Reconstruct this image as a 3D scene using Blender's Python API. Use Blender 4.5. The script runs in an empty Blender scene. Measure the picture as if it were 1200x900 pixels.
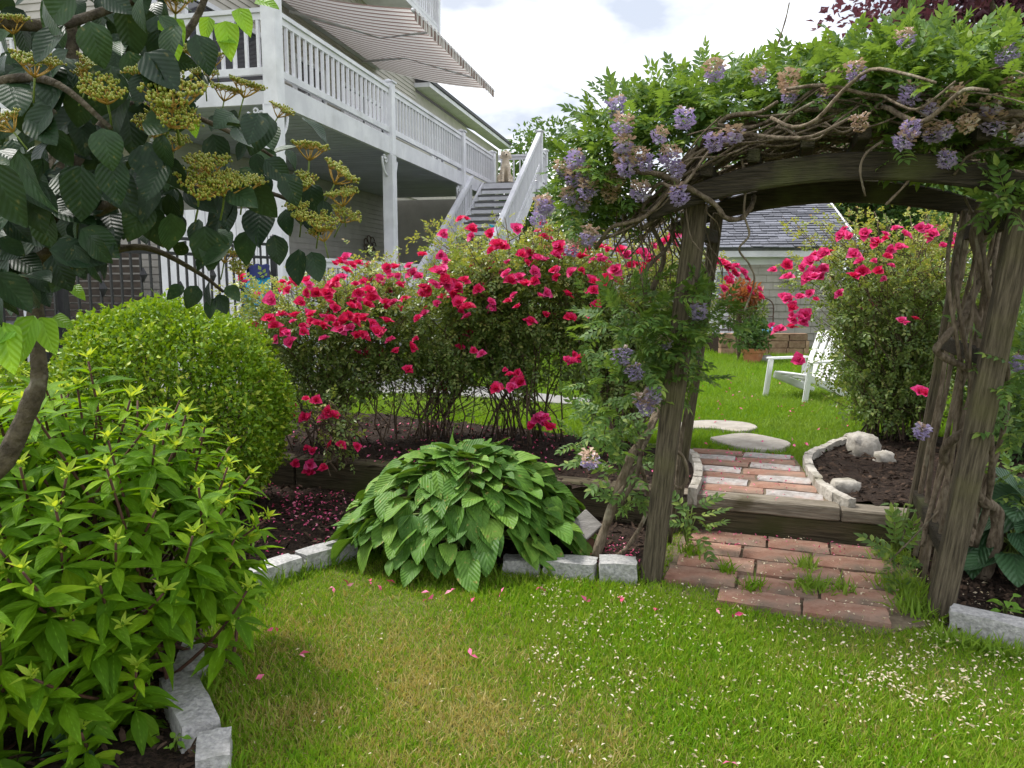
import bpy, bmesh, math, random
import numpy as np
from mathutils import Vector, Matrix

R_ = math.radians
random.seed(11)
rng = np.random.default_rng(11)
scene = bpy.context.scene
COL = scene.collection

# ------------------------------------------------------------------ camera
CAM_Z, PITCH, F = 1.5, math.atan(120 / 900), 900.0
cam_d = bpy.data.cameras.new('camera')
cam_d.sensor_width = 36.0
cam_d.lens = 36.0 * F / 1200.0
cam_d.clip_start, cam_d.clip_end = 0.05, 2000
cam = bpy.data.objects.new('camera', cam_d)
COL.objects.link(cam)
cam.location = (0, 0, CAM_Z)
cam.rotation_euler = (math.pi / 2 - PITCH, 0, 0)
scene.camera = cam

# ------------------------------------------------------------------ sky and sun (bright overcast)
SUN_EL, SUN_AZ = R_(58), R_(-60)          # azimuth measured from +Y towards +X
world = bpy.data.worlds.new('World')
scene.world = world
world.use_nodes = True
wn, wl = world.node_tree.nodes, world.node_tree.links
wn.clear()
w_out = wn.new('ShaderNodeOutputWorld')
w_bg = wn.new('ShaderNodeBackground')
w_bg.inputs['Strength'].default_value = 0.07
w_sky = wn.new('ShaderNodeTexSky')
w_sky.sky_type = 'NISHITA'
w_sky.sun_disc = False
w_sky.sun_elevation = SUN_EL
w_sky.sun_rotation = SUN_AZ
w_tc = wn.new('ShaderNodeTexCoord')
w_map = wn.new('ShaderNodeMapping')
w_map.inputs['Scale'].default_value = (1.0, 1.0, 2.2)
w_map.inputs['Location'].default_value = (0.35, 0.2, 0.1)
w_n = wn.new('ShaderNodeTexNoise')
w_n.inputs['Scale'].default_value = 2.1
w_n.inputs['Detail'].default_value = 7
w_n.inputs['Roughness'].default_value = 0.5
w_r = wn.new('ShaderNodeValToRGB')          # how thick the cloud is
w_r.color_ramp.elements[0].position = 0.33
w_r.color_ramp.elements[0].color = (0.80, 0.80, 0.80, 1)
w_r.color_ramp.elements[1].position = 0.55
w_r.color_ramp.elements[1].color = (1, 1, 1, 1)
w_n2 = wn.new('ShaderNodeTexNoise')
w_n2.inputs['Scale'].default_value = 3.4
w_n2.inputs['Detail'].default_value = 6
w_c = wn.new('ShaderNodeValToRGB')          # cloud colour, grey blue to white
w_c.color_ramp.elements[0].position = 0.40
w_c.color_ramp.elements[0].color = (0.36, 0.39, 0.45, 1)
w_c.color_ramp.elements[1].position = 0.60
w_c.color_ramp.elements[1].color = (0.98, 0.98, 1.0, 1)
w_cm = wn.new('ShaderNodeVectorMath')
w_cm.operation = 'SCALE'
w_cm.inputs['Scale'].default_value = 9.5
w_mix = wn.new('ShaderNodeMix')
w_mix.data_type = 'RGBA'
wl.new(w_tc.outputs['Generated'], w_map.inputs['Vector'])
wl.new(w_map.outputs['Vector'], w_n.inputs['Vector'])
wl.new(w_map.outputs['Vector'], w_n2.inputs['Vector'])
wl.new(w_n.outputs['Fac'], w_r.inputs['Fac'])
wl.new(w_n2.outputs['Fac'], w_c.inputs['Fac'])
wl.new(w_c.outputs['Color'], w_cm.inputs[0])
wl.new(w_r.outputs['Color'], w_mix.inputs['Factor'])
wl.new(w_sky.outputs['Color'], w_mix.inputs['A'])
wl.new(w_cm.outputs['Vector'], w_mix.inputs['B'])
wl.new(w_mix.outputs['Result'], w_bg.inputs['Color'])
wl.new(w_bg.outputs['Background'], w_out.inputs['Surface'])

sun_d = bpy.data.lights.new('sun', 'SUN')
sun_d.energy = 1.5
sun_d.angle = R_(14)
sun_d.color = (1.0, 0.965, 0.91)
sun = bpy.data.objects.new('sun', sun_d)
COL.objects.link(sun)
sd = Vector((math.sin(SUN_AZ) * math.cos(SUN_EL), math.cos(SUN_AZ) * math.cos(SUN_EL), math.sin(SUN_EL)))
sun.rotation_euler = sd.to_track_quat('Z', 'Y').to_euler()

vs = scene.view_settings
vs.view_transform = 'Standard'
vs.look = 'None'
vs.exposure = 1.68
vs.gamma = 1
vs.use_curve_mapping = False
scene.cycles.use_denoising = True
try:
    scene.cycles.denoiser = 'OPENIMAGEDENOISE'
except Exception:
    pass
scene.cycles.max_bounces = 8
scene.cycles.diffuse_bounces = 4
scene.cycles.glossy_bounces = 3
scene.cycles.transmission_bounces = 5

# ------------------------------------------------------------------ pixel helpers: sight lines to points at a chosen depth / on a plane
cp, sp = math.cos(PITCH), math.sin(PITCH)
def ray(px, py):
    r, u = (px - 600) / F, -(py - 450) / F
    return Vector((r, cp + u * sp, -sp + u * cp))
def P(px, py, Y):
    d = ray(px, py)
    return Vector((0, 0, CAM_Z)) + d * (Y / d.y)
def G(px, py, z=0.0):
    d = ray(px, py)
    return Vector((0, 0, CAM_Z)) + d * ((z - CAM_Z) / d.z)

# ------------------------------------------------------------------ materials
def nodes_of(name):
    m = bpy.data.materials.new(name)
    m.use_nodes = True
    nt = m.node_tree
    b = nt.nodes['Principled BSDF']
    return m, nt, nt.nodes, nt.links, b

def c4(c):
    return (c[0], c[1], c[2], 1)

def pmat(name, c1, c2=None, scale=5.0, rough=0.6, bump=0.0, bscale=40.0, stretch=(1, 1, 1), spec=0.3, metal=0.0,
         lo=0.35, hi=0.65, vary=0.0, c3=None, s3=2.0, lo3=0.55, hi3=0.7, detail=6):
    """noise-mixed colour, optional third colour in blotches, optional per-piece brightness change, optional bump"""
    m, nt, N, L, b = nodes_of(name)
    b.inputs['Roughness'].default_value = rough
    b.inputs['Specular IOR Level'].default_value = spec
    b.inputs['Metallic'].default_value = metal
    tc = N.new('ShaderNodeTexCoord')
    mp = N.new('ShaderNodeMapping')
    mp.inputs['Scale'].default_value = stretch
    L.new(tc.outputs['Object'], mp.inputs['Vector'])
    src = None
    if c2 is not None:
        n = N.new('ShaderNodeTexNoise')
        n.inputs['Scale'].default_value = scale
        n.inputs['Detail'].default_value = detail
        n.inputs['Roughness'].default_value = 0.62
        L.new(mp.outputs['Vector'], n.inputs['Vector'])
        r = N.new('ShaderNodeValToRGB')
        r.color_ramp.elements[0].position = lo
        r.color_ramp.elements[0].color = c4(c1)
        r.color_ramp.elements[1].position = hi
        r.color_ramp.elements[1].color = c4(c2)
        L.new(n.outputs['Fac'], r.inputs['Fac'])
        src = r.outputs['Color']
    else:
        rgb = N.new('ShaderNodeRGB')
        rgb.outputs[0].default_value = c4(c1)
        src = rgb.outputs[0]
    if c3 is not None:
        n3 = N.new('ShaderNodeTexNoise')
        n3.inputs['Scale'].default_value = s3
        n3.inputs['Detail'].default_value = 8
        L.new(tc.outputs['Object'], n3.inputs['Vector'])
        mr = N.new('ShaderNodeMapRange')
        mr.inputs['From Min'].default_value = lo3
        mr.inputs['From Max'].default_value = hi3
        L.new(n3.outputs['Fac'], mr.inputs['Value'])
        mx = N.new('ShaderNodeMix')
        mx.data_type = 'RGBA'
        L.new(mr.outputs['Result'], mx.inputs['Factor'])
        L.new(src, mx.inputs['A'])
        mx.inputs['B'].default_value = c4(c3)
        src = mx.outputs['Result']
    if vary:
        src = piece_vary(N, L, src, vary)
    L.new(src, b.inputs['Base Color'])
    if bump:
        n2 = N.new('ShaderNodeTexNoise')
        n2.inputs['Scale'].default_value = bscale
        n2.inputs['Detail'].default_value = 6
        L.new(mp.outputs['Vector'], n2.inputs['Vector'])
        bp = N.new('ShaderNodeBump')
        bp.inputs['Strength'].default_value = bump
        bp.inputs['Distance'].default_value = 0.02
        L.new(n2.outputs['Fac'], bp.inputs['Height'])
        L.new(bp.outputs['Normal'], b.inputs['Normal'])
    return m

def piece_rand(N, L):
    oi = N.new('ShaderNodeObjectInfo')
    ge = N.new('ShaderNodeNewGeometry')
    ad = N.new('ShaderNodeMath'); ad.operation = 'ADD'
    L.new(oi.outputs['Random'], ad.inputs[0])
    L.new(ge.outputs['Random Per Island'], ad.inputs[1])
    fr = N.new('ShaderNodeMath'); fr.operation = 'FRACT'
    L.new(ad.outputs[0], fr.inputs[0])
    return fr.outputs[0]

def piece_vary(N, L, src, amount):
    rnd = piece_rand(N, L)
    mr = N.new('ShaderNodeMapRange')
    mr.inputs['To Min'].default_value = 1 - amount
    mr.inputs['To Max'].default_value = 1 + amount
    L.new(rnd, mr.inputs['Value'])
    hs = N.new('ShaderNodeHueSaturation')
    L.new(mr.outputs['Result'], hs.inputs['Value'])
    L.new(src, hs.inputs['Color'])
    return hs.outputs['Color']

def leafmat(name, ca, cb, cc=None, rough=0.45, spec=0.35, trans=0.3, tcol=None, vein=0.0, vfreq=9.0, vslope=0.7, midrib=0.0, patch=0.0,
            pcol=None, pscale=1.5, plo=0.45, phi=0.62, spot=0.0):
    """leaf: colour varies from leaf to leaf, raised veins from the leaf's own UV, thin-leaf translucency"""
    m, nt, N, L, b = nodes_of(name)
    rnd = piece_rand(N, L)
    rp = N.new('ShaderNodeValToRGB')
    rp.color_ramp.elements[0].position = 0.0
    rp.color_ramp.elements[0].color = c4(ca)
    rp.color_ramp.elements[1].position = 0.75 if cc else 1.0
    rp.color_ramp.elements[1].color = c4(cb)
    if cc:
        e = rp.color_ramp.elements.new(1.0)
        e.color = c4(cc)
    L.new(rnd, rp.inputs['Fac'])
    src = rp.outputs['Color']
    if pcol:
        ge = N.new('ShaderNodeNewGeometry')
        n3 = N.new('ShaderNodeTexNoise')
        n3.inputs['Scale'].default_value = pscale
        n3.inputs['Detail'].default_value = 5
        L.new(ge.outputs['Position'], n3.inputs['Vector'])
        mr = N.new('ShaderNodeMapRange')
        mr.inputs['From Min'].default_value = plo
        mr.inputs['From Max'].default_value = phi
        mr.inputs['To Max'].default_value = patch
        L.new(n3.outputs['Fac'], mr.inputs['Value'])
        mx = N.new('ShaderNodeMix'); mx.data_type = 'RGBA'
        L.new(mr.outputs['Result'], mx.inputs['Factor'])
        L.new(src, mx.inputs['A'])
        mx.inputs['B'].default_value = c4(pcol)
        src = mx.outputs['Result']
    if spot:                       # blemishes and browned spots on the leaf itself
        tcs = N.new('ShaderNodeTexCoord')
        n4 = N.new('ShaderNodeTexNoise'); n4.noise_dimensions = '4D'
        n4.inputs['Scale'].default_value = 5.0; n4.inputs['Detail'].default_value = 4
        m9 = N.new('ShaderNodeMath'); m9.operation = 'MULTIPLY'; m9.inputs[1].default_value = 37.0
        L.new(rnd, m9.inputs[0]); L.new(m9.outputs[0], n4.inputs['W']); L.new(tcs.outputs['UV'], n4.inputs['Vector'])
        m4 = N.new('ShaderNodeMapRange'); m4.inputs['From Min'].default_value = 0.62; m4.inputs['From Max'].default_value = 0.70; m4.inputs['To Max'].default_value = spot
        L.new(n4.outputs['Fac'], m4.inputs['Value'])
        x4 = N.new('ShaderNodeMix'); x4.data_type = 'RGBA'
        L.new(m4.outputs['Result'], x4.inputs['Factor']); L.new(src, x4.inputs['A']); x4.inputs['B'].default_value = (0.26, 0.20, 0.06, 1)
        src = x4.outputs['Result']
        m5 = N.new('ShaderNodeMapRange'); m5.inputs['From Min'].default_value = 0.3; m5.inputs['From Max'].default_value = 0.7; m5.inputs['To Min'].default_value = 0.75; m5.inputs['To Max'].default_value = 1.25
        L.new(n4.outputs['Fac'], m5.inputs['Value'])
        h5 = N.new('ShaderNodeHueSaturation'); L.new(m5.outputs['Result'], h5.inputs['Value']); L.new(src, h5.inputs['Color'])
        src = h5.outputs['Color']
    b.inputs['Roughness'].default_value = rough
    b.inputs['Specular IOR Level'].default_value = spec
    if vein or midrib:
        uv = N.new('ShaderNodeUVMap')
        sx = N.new('ShaderNodeSeparateXYZ')
        L.new(uv.outputs['UV'], sx.inputs[0])
        s5 = N.new('ShaderNodeMath'); s5.operation = 'SUBTRACT'; s5.inputs[1].default_value = 0.5
        L.new(sx.outputs['X'], s5.inputs[0])
        ab = N.new('ShaderNodeMath'); ab.operation = 'ABSOLUTE'
        L.new(s5.outputs[0], ab.inputs[0])
        mu = N.new('ShaderNodeMath'); mu.operation = 'MULTIPLY'; mu.inputs[1].default_value = -vslope
        L.new(ab.outputs[0], mu.inputs[0])
        ad = N.new('ShaderNodeMath'); ad.operation = 'ADD'
        L.new(mu.outputs[0], ad.inputs[0]); L.new(sx.outputs['Y'], ad.inputs[1])
        fq = N.new('ShaderNodeMath'); fq.operation = 'MULTIPLY'; fq.inputs[1].default_value = vfreq * 2 * math.pi
        L.new(ad.outputs[0], fq.inputs[0])
        sn = N.new('ShaderNodeMath'); sn.operation = 'SINE'
        L.new(fq.outputs[0], sn.inputs[0])
        mb = N.new('ShaderNodeMapRange')
        mb.inputs['From Max'].default_value = 0.05
        mb.inputs['To Min'].default_value = -2.0
        mb.inputs['To Max'].default_value = 0.0
        L.new(ab.outputs[0], mb.inputs['Value'])
        sm = N.new('ShaderNodeMath'); sm.operation = 'ADD'
        L.new(sn.outputs[0], sm.inputs[0]); L.new(mb.outputs['Result'], sm.inputs[1])
        bp = N.new('ShaderNodeBump')
        bp.inputs['Strength'].default_value = vein
        bp.inputs['Distance'].default_value = 0.004
        L.new(sm.outputs[0], bp.inputs['Height'])
        L.new(bp.outputs['Normal'], b.inputs['Normal'])
        # paler veins: pigment of the leaf itself
        vm = N.new('ShaderNodeMapRange')
        vm.inputs['From Min'].default_value = -1.0
        vm.inputs['From Max'].default_value = -2.6
        vm.inputs['To Max'].default_value = midrib
        L.new(sm.outputs[0], vm.inputs['Value'])
        mv = N.new('ShaderNodeMix'); mv.data_type = 'RGBA'
        L.new(vm.outputs['Result'], mv.inputs['Factor'])
        L.new(src, mv.inputs['A'])
        mv.inputs['B'].default_value = c4([min(1, x * 2.2 + 0.03) for x in cb])
        src = mv.outputs['Result']
    L.new(src, b.inputs['Base Color'])
    if trans:
        tr = N.new('ShaderNodeBsdfTranslucent')
        tcn = tcol or [min(1, x) for x in (cb[0] * 1.7 + 0.01, cb[1] * 1.5, cb[2] * 0.7)]
        tr.inputs['Color'].default_value = c4(tcn)
        ms = N.new('ShaderNodeMixShader')
        ms.inputs['Fac'].default_value = trans
        L.new(b.outputs[0], ms.inputs[1]); L.new(tr.outputs[0], ms.inputs[2])
        L.new(ms.outputs[0], N['Material Output'].inputs['Surface'])
    return m

# ------------------------------------------------------------------ object helpers
WM = {}
def _link(o, parent, world):
    COL.objects.link(o)
    w = world if world is not None else Matrix.Identity(4)
    WM[o.name] = w
    if parent is not None:
        o.parent = parent
        o.matrix_basis = WM[parent.name].inverted() @ w
    else:
        o.matrix_basis = w
    return o
def tag(o, label=None, cat=None, group=None, kind=None):
    if label: o['label'] = label
    if cat: o['category'] = cat
    if group: o['group'] = group
    if kind: o['kind'] = kind
    return o
def thing(name, label, cat, loc, group=None):
    o = bpy.data.objects.new(name, None)
    o.empty_display_size = 0.1
    _link(o, None, Matrix.Translation(Vector(loc)))
    return tag(o, label, cat, group)
def ob(name, me, parent=None, world=None):
    return _link(bpy.data.objects.new(name, me), parent, world)

class MB:
    def __init__(s):
        s.v, s.f, s.mi = [], [], []
    def add(s, vs_, fs_, mi=0):
        o = len(s.v)
        s.v.extend([tuple(x) for x in vs_])
        for q in fs_:
            s.f.append([i + o for i in q]); s.mi.append(mi)
        return s
    def box(s, c, sz, X=(1, 0, 0), Y=(0, 1, 0), Z=(0, 0, 1), mi=0):
        c, X, Y, Z = Vector(c), Vector(X) * sz[0] / 2, Vector(Y) * sz[1] / 2, Vector(Z) * sz[2] / 2
        vv = [c + X * a + Y * b + Z * d for d in (-1, 1) for b in (-1, 1) for a in (-1, 1)]
        return s.add(vv, [(0, 2, 3, 1), (4, 5, 7, 6), (0, 1, 5, 4), (2, 6, 7, 3), (0, 4, 6, 2), (1, 3, 7, 5)], mi)
    def beam(s, p0, p1, w, h, up=(0, 0, 1), mi=0):
        p0, p1, up = Vector(p0), Vector(p1), Vector(up)
        Y = (p1 - p0); l = Y.length; Y.normalize()
        X = Y.cross(up)
        if X.length < 1e-4: X = Y.cross(Vector((1, 0, 0)))
        X.normalize(); Z = X.cross(Y)
        return s.box((p0 + p1) / 2, (w, l, h), X, Y, Z, mi)
    def tube(s, pts, rad, n=6, mi=0, cap=True):
        pts = [Vector(p) for p in pts]
        if not hasattr(rad, '__len__'): rad = [rad] * len(pts)
        t0 = (pts[1] - pts[0]).normalized()
        a = t0.orthogonal().normalized()
        rings = []
        for i, p in enumerate(pts):
            t = (pts[min(i + 1, len(pts) - 1)] - pts[max(i - 1, 0)])
            if t.length < 1e-9: t = t0
            t = t.normalized()
            a = (a - t * a.dot(t))
            a = a.normalized() if a.length > 1e-6 else t.orthogonal().normalized()
            b = t.cross(a)
            rings += [p + (a * math.cos(2 * math.pi * k / n) + b * math.sin(2 * math.pi * k / n)) * rad[i] for k in range(n)]
        fs = [(i * n + k, i * n + (k + 1) % n, (i + 1) * n + (k + 1) % n, (i + 1) * n + k) for i in range(len(pts) - 1) for k in range(n)]
        if cap:
            fs += [tuple(range(n - 1, -1, -1)), tuple(range((len(pts) - 1) * n, len(pts) * n))]
        return s.add(rings, fs, mi)
    def lathe(s, c, prof, n=16, mi=0):
        c = Vector(c)
        vv = [c + Vector((r * math.cos(2 * math.pi * k / n), r * math.sin(2 * math.pi * k / n), z)) for r, z in prof for k in range(n)]
        fs = [(i * n + k, i * n + (k + 1) % n, (i + 1) * n + (k + 1) % n, (i + 1) * n + k) for i in range(len(prof) - 1) for k in range(n)]
        return s.add(vv, fs, mi)
    def ball(s, c, r, nu=8, nv=6, mi=0):
        if not hasattr(r, '__len__'): r = (r, r, r)
        c = Vector(c); vv = [c + Vector((0, 0, -r[2]))]
        for i in range(1, nv):
            a = -math.pi / 2 + math.pi * i / nv
            vv += [c + Vector((r[0] * math.cos(a) * math.cos(2 * math.pi * k / nu), r[1] * math.cos(a) * math.sin(2 * math.pi * k / nu), r[2] * math.sin(a))) for k in range(nu)]
        vv.append(c + Vector((0, 0, r[2])))
        fs = [(0, 1 + (k + 1) % nu, 1 + k) for k in range(nu)]
        for i in range(nv - 2):
            o = 1 + i * nu
            fs += [(o + k, o + (k + 1) % nu, o + nu + (k + 1) % nu, o + nu + k) for k in range(nu)]
        o = 1 + (nv - 2) * nu
        fs += [(o + k, o + (k + 1) % nu, len(vv) - 1) for k in range(nu)]
        return s.add(vv, fs, mi)
    def poly(s, pts, z0, z1, mi=0):
        """prism over an outline"""
        n = len(pts)
        vv = [(p[0], p[1], z0) for p in pts] + [(p[0], p[1], z1) for p in pts]
        fs = [tuple(range(n - 1, -1, -1)), tuple(range(n, 2 * n))] + [(i, (i + 1) % n, n + (i + 1) % n, n + i) for i in range(n)]
        return s.add(vv, fs, mi)
    def mesh(s, name, mats, smooth=False, bevel=0.0, seg=1):
        me = bpy.data.meshes.new(name)
        me.from_pydata(s.v, [], s.f)
        for m in (mats if isinstance(mats, (list, tuple)) else [mats]):
            me.materials.append(m)
        if any(s.mi): me.polygons.foreach_set('material_index', s.mi)
        if smooth: me.polygons.foreach_set('use_smooth', [True] * len(s.f))
        if bevel:
            bm = bmesh.new(); bm.from_mesh(me)
            bmesh.ops.bevel(bm, geom=[e for e in bm.edges], offset=bevel, segments=seg, affect='EDGES', clamp_overlap=True)
            bm.to_mesh(me); bm.free()
        me.update()
        return me
    def obj(s, name, mats, parent=None, smooth=False, bevel=0.0, seg=1):
        return ob(name, s.mesh(name, mats, smooth, bevel, seg), parent)

def vnoise(p, f=1.0, seed=0.0):
    from mathutils import noise
    return noise.noise(Vector((p[0] * f + seed, p[1] * f + seed * 1.7, p[2] * f - seed)))

def rock(name, c, sz, mats, parent=None, seed=0, rough=0.12, cuts=4, X=(1, 0, 0), Y=(0, 1, 0), Z=(0, 0, 1), boxy=0.5):
    """a hewn or rounded stone: a subdivided block pulled towards a ball and broken up with noise"""
    bm = bmesh.new()
    bmesh.ops.create_cube(bm, size=2.0)
    bmesh.ops.subdivide_edges(bm, edges=bm.edges[:], cuts=cuts, use_grid_fill=True)
    X, Y, Z, c = Vector(X), Vector(Y), Vector(Z), Vector(c)
    for v in bm.verts:
        p = v.co.copy()
        q = p.normalized() * 1.25
        p = p.lerp(q, 1 - boxy) if boxy < 1 else p
        d = Vector((vnoise(p, 1.3, seed), vnoise(p, 1.3, seed + 9), vnoise(p, 1.3, seed + 21))) * rough
        d += Vector((vnoise(p, 4, seed), vnoise(p, 4, seed + 3), vnoise(p, 4, seed + 5))) * rough * 0.4
        p = p + d
        v.co = c + X * p.x * sz[0] / 2 + Y * p.y * sz[1] / 2 + Z * p.z * sz[2] / 2
    me = bpy.data.meshes.new(name)
    bm.to_mesh(me); bm.free()
    me.materials.append(mats)
    if boxy < 0.8:
        me.polygons.foreach_set('use_smooth', [True] * len(me.polygons))
    return ob(name, me, parent)

# ------------------------------------------------------------------ leaves
def profile(shape, t):
    if shape == 'ovate': return (math.sin(math.pi * min(1, t) ** 0.75)) ** 0.8 if 0 < t < 1 else 0.0
    if shape == 'lance': return (math.sin(math.pi * t ** 0.85)) ** 1.15 if 0 < t < 1 else 0.0
    if shape == 'heart':
        return (min(1, t / 0.16) ** 0.55) * (1 - max(0, (t - 0.25) / 0.75) ** 2.1) ** 0.85 if 0 < t < 1 else 0.0
    return math.sin(math.pi * t) ** 0.7 if 0 < t < 1 else 0.0
def leaf(L=1.0, W=0.5, nl=5, nw=1, fold=0.2, curl=0.2, shape='ovate', wave=0.0, twist=0.0, seed=0):
    v, f, uv = [], [], []
    rs = random.Random(seed)
    ph = rs.random() * 6
    for i in range(nl + 1):
        t = i / nl
        w = max(profile(shape, t), 0.03)
        for j in range(-nw, nw + 1):
            a = j / nw
            x = a * W / 2 * w
            y = L * t
            z = fold * abs(x) - curl * L * t * t + wave * L * math.sin(ph + 7 * t + 2.5 * a) * abs(a) + twist * x * t
            v.append((x, y, z)); uv.append((a * 0.5 * w + 0.5, t))
    m = 2 * nw + 1
    for i in range(nl):
        for j in range(2 * nw):
            f.append((i * m + j, i * m + j + 1, (i + 1) * m + j + 1, (i + 1) * m + j))
    return v, f, uv
def diamond(L=1.0, W=0.5, fold=0.25, curl=0.15):
    return ([(0, 0, 0), (W / 2, L * 0.45, fold * W / 2), (0, L, -curl * L), (-W / 2, L * 0.45, fold * W / 2)], [(0, 1, 2), (0, 2, 3)],
            [(0.5, 0), (1, 0.45), (0.5, 1), (0, 0.45)])
def merge(parts):
    v, f, uv, mi = [], [], [], []
    for (pv, pf, pu, k) in parts:
        o = len(v)
        v += [tuple(x) for x in pv]; uv += pu
        f += [tuple(i + o for i in q) for q in pf]; mi += [k] * len(pf)
    return v, f, uv, mi
def base_mesh(name, var, mats):
    me = bpy.data.meshes.new(name)
    me.from_pydata([tuple(x) for x in var[0]], [], var[1])
    ul = me.uv_layers.new(name='UVMap')
    idx = [i for q in var[1] for i in q]
    ul.data.foreach_set('uv', np.array(var[2], dtype=np.float32)[idx].ravel())
    for m in (mats if isinstance(mats, (list, tuple)) else [mats]): me.materials.append(m)
    if len(var) > 3: me.polygons.foreach_set('material_index', var[3])
    me.polygons.foreach_set('use_smooth', [True] * len(var[1]))
    me.update()
    return me
def norm(a):
    return a / np.maximum(np.linalg.norm(a, axis=-1, keepdims=True), 1e-9)
def frames(d, n):
    """rotation matrices with local +Y along d and local +Z near n"""
    y = norm(np.asarray(d, float))
    x = norm(np.cross(y, np.asarray(n, float)))
    z = np.cross(x, y)
    return np.stack([x, y, z], axis=-1)
def joined(name, variants, pos, rot, scl, mats, smooth=True):
    """many small leaves as one mesh"""
    pos = np.asarray(pos, np.float32); n = len(pos)
    scl = np.broadcast_to(np.asarray(scl, np.float32), (n,))
    rot = np.asarray(rot, np.float32)
    VV, LL, LT, UU, MI = [], [], [], [], []
    off = 0
    for k, var in enumerate(variants):
        sel = np.arange(k, n, len(variants))
        if not len(sel): continue
        bv = np.array(var[0], np.float32); nv = len(bv)
        V = np.einsum('mij,vj->mvi', rot[sel], bv) * scl[sel][:, None, None] + pos[sel][:, None, :]
        loops = np.array([i for q in var[1] for i in q], np.int64)
        tot = np.array([len(q) for q in var[1]], np.int64)
        VV.append(V.reshape(-1, 3))
        LL.append((loops[None] + nv * np.arange(len(sel))[:, None] + off).ravel())
        LT.append(np.tile(tot, len(sel)))
        UU.append(np.tile(np.array(var[2], np.float32)[loops], (len(sel), 1)))
        MI.append(np.tile(np.array(var[3] if len(var) > 3 else [0] * len(var[1]), np.int32), len(sel)))
        off += nv * len(sel)
    V, Lp, T, U, M = np.concatenate(VV), np.concatenate(LL), np.concatenate(LT), np.concatenate(UU), np.concatenate(MI)
    me = bpy.data.meshes.new(name)
    me.vertices.add(len(V)); me.vertices.foreach_set('co', V.ravel())
    me.loops.add(len(Lp)); me.loops.foreach_set('vertex_index', Lp.astype(np.int32))
    me.polygons.add(len(T)); me.polygons.foreach_set('loop_start', (np.cumsum(T) - T).astype(np.int32))
    ul = me.uv_layers.new(name='UVMap')
    ul.data.foreach_set('uv', U.astype(np.float32).ravel())
    for m in (mats if isinstance(mats, (list, tuple)) else [mats]): me.materials.append(m)
    me.polygons.foreach_set('material_index', M.astype(np.int32))
    me.polygons.foreach_set('use_smooth', np.full(len(T), smooth))
    me.update(calc_edges=True)
    return me
def placed(name, meshes, pos, rot, scl, parent):
    """leaves large enough to tell apart: one object each, sharing meshes"""
    scl = np.broadcast_to(np.asarray(scl, float), (len(pos),))
    out = []
    for i in range(len(pos)):
        w = Matrix.Identity(4)
        for a in range(3):
            for b_ in range(3): w[a][b_] = float(rot[i][a][b_] * scl[i])
            w[a][3] = float(pos[i][a])
        out.append(ob(name, meshes[i % len(meshes)], parent, w))
    return out
def split_leaves(name, variants, mats, pos, rot, scl, parent, limit=290, stuffname='foliage', visible=None):
    """the largest in view become parts, the rest one mass"""
    pos = np.asarray(pos, float); n = len(pos)
    scl = np.broadcast_to(np.asarray(scl, float), (n,)).copy()
    dist = np.linalg.norm(pos - np.array([0, 0, CAM_Z]), axis=1)
    key = dist / scl
    if visible is not None: key = key + visible
    order = np.argsort(key)
    a, b_ = order[:limit], order[limit:]
    meshes = [base_mesh(name, v, mats) for v in variants]
    placed(name, meshes, pos[a], rot[a], scl[a], parent)
    if len(b_):
        o = ob(stuffname, joined(stuffname, variants, pos[b_], rot[b_], scl[b_], mats), parent)
        o['kind'] = 'stuff'
def bez(p0, p1, p2, n):
    return [p0 * (1 - t) ** 2 + p1 * 2 * t * (1 - t) + p2 * t * t for t in [i / n for i in range(n + 1)]]
def catmull(pts, n=6):
    pts = [Vector(p) for p in pts]
    q = [pts[0] * 2 - pts[1]] + pts + [pts[-1] * 2 - pts[-2]]
    out = []
    for i in range(1, len(q) - 2):
        a, b_, c, d = q[i - 1], q[i], q[i + 1], q[i + 2]
        for k in range(n):
            t = k / n
            out.append(0.5 * ((2 * b_) + (c - a) * t + (2 * a - 5 * b_ + 4 * c - d) * t * t + (3 * b_ - a - 3 * c + d) * t ** 3))
    out.append(pts[-1])
    return out
def lerp_list(a, n):
    return [float(np.interp(i / max(1, n - 1), np.linspace(0, 1, len(a)), a)) for i in range(n)]

# ================================================================== materials of the setting
M = {}
M['soil'] = pmat('lawn_soil', (0.10, 0.125, 0.03), (0.17, 0.155, 0.06), scale=14, rough=0.95, spec=0.1, bump=0.6, bscale=90)
M['lawn_far'] = pmat('lawn_turf', (0.10, 0.185, 0.028), (0.175, 0.255, 0.05), scale=9, rough=0.95, spec=0.1, bump=0.8, bscale=160)
M['ground'] = pmat('far_ground', (0.08, 0.12, 0.03), (0.12, 0.15, 0.05), scale=1.0, rough=1.0, spec=0.05)
M['mulch'] = pmat('bark_mulch', (0.014, 0.010, 0.008), (0.05, 0.033, 0.024), scale=45, rough=0.95, spec=0.15, bump=1.0, bscale=70)
M['granite'] = pmat('granite', (0.24, 0.24, 0.24), (0.46, 0.45, 0.435), scale=60, rough=0.85, bump=0.6, bscale=50, lo=0.3, hi=0.62, c3=(0.27, 0.27, 0.25), s3=14, lo3=0.55, hi3=0.75, vary=0.1)
M['flag'] = pmat('flagstone', (0.30, 0.27, 0.235), (0.44, 0.405, 0.36), scale=9, rough=0.9, bump=0.3, bscale=40, c3=(0.4, 0.36, 0.3), s3=6)
M['concrete'] = pmat('cast_concrete', (0.30, 0.275, 0.235), (0.52, 0.485, 0.43), scale=12, rough=0.9, bump=0.4, bscale=50, c3=(0.24, 0.22, 0.17), s3=5, vary=0.1)
M['walk'] = pmat('concrete_walk', (0.24, 0.235, 0.22), (0.32, 0.31, 0.295), scale=4, rough=0.9)
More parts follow.
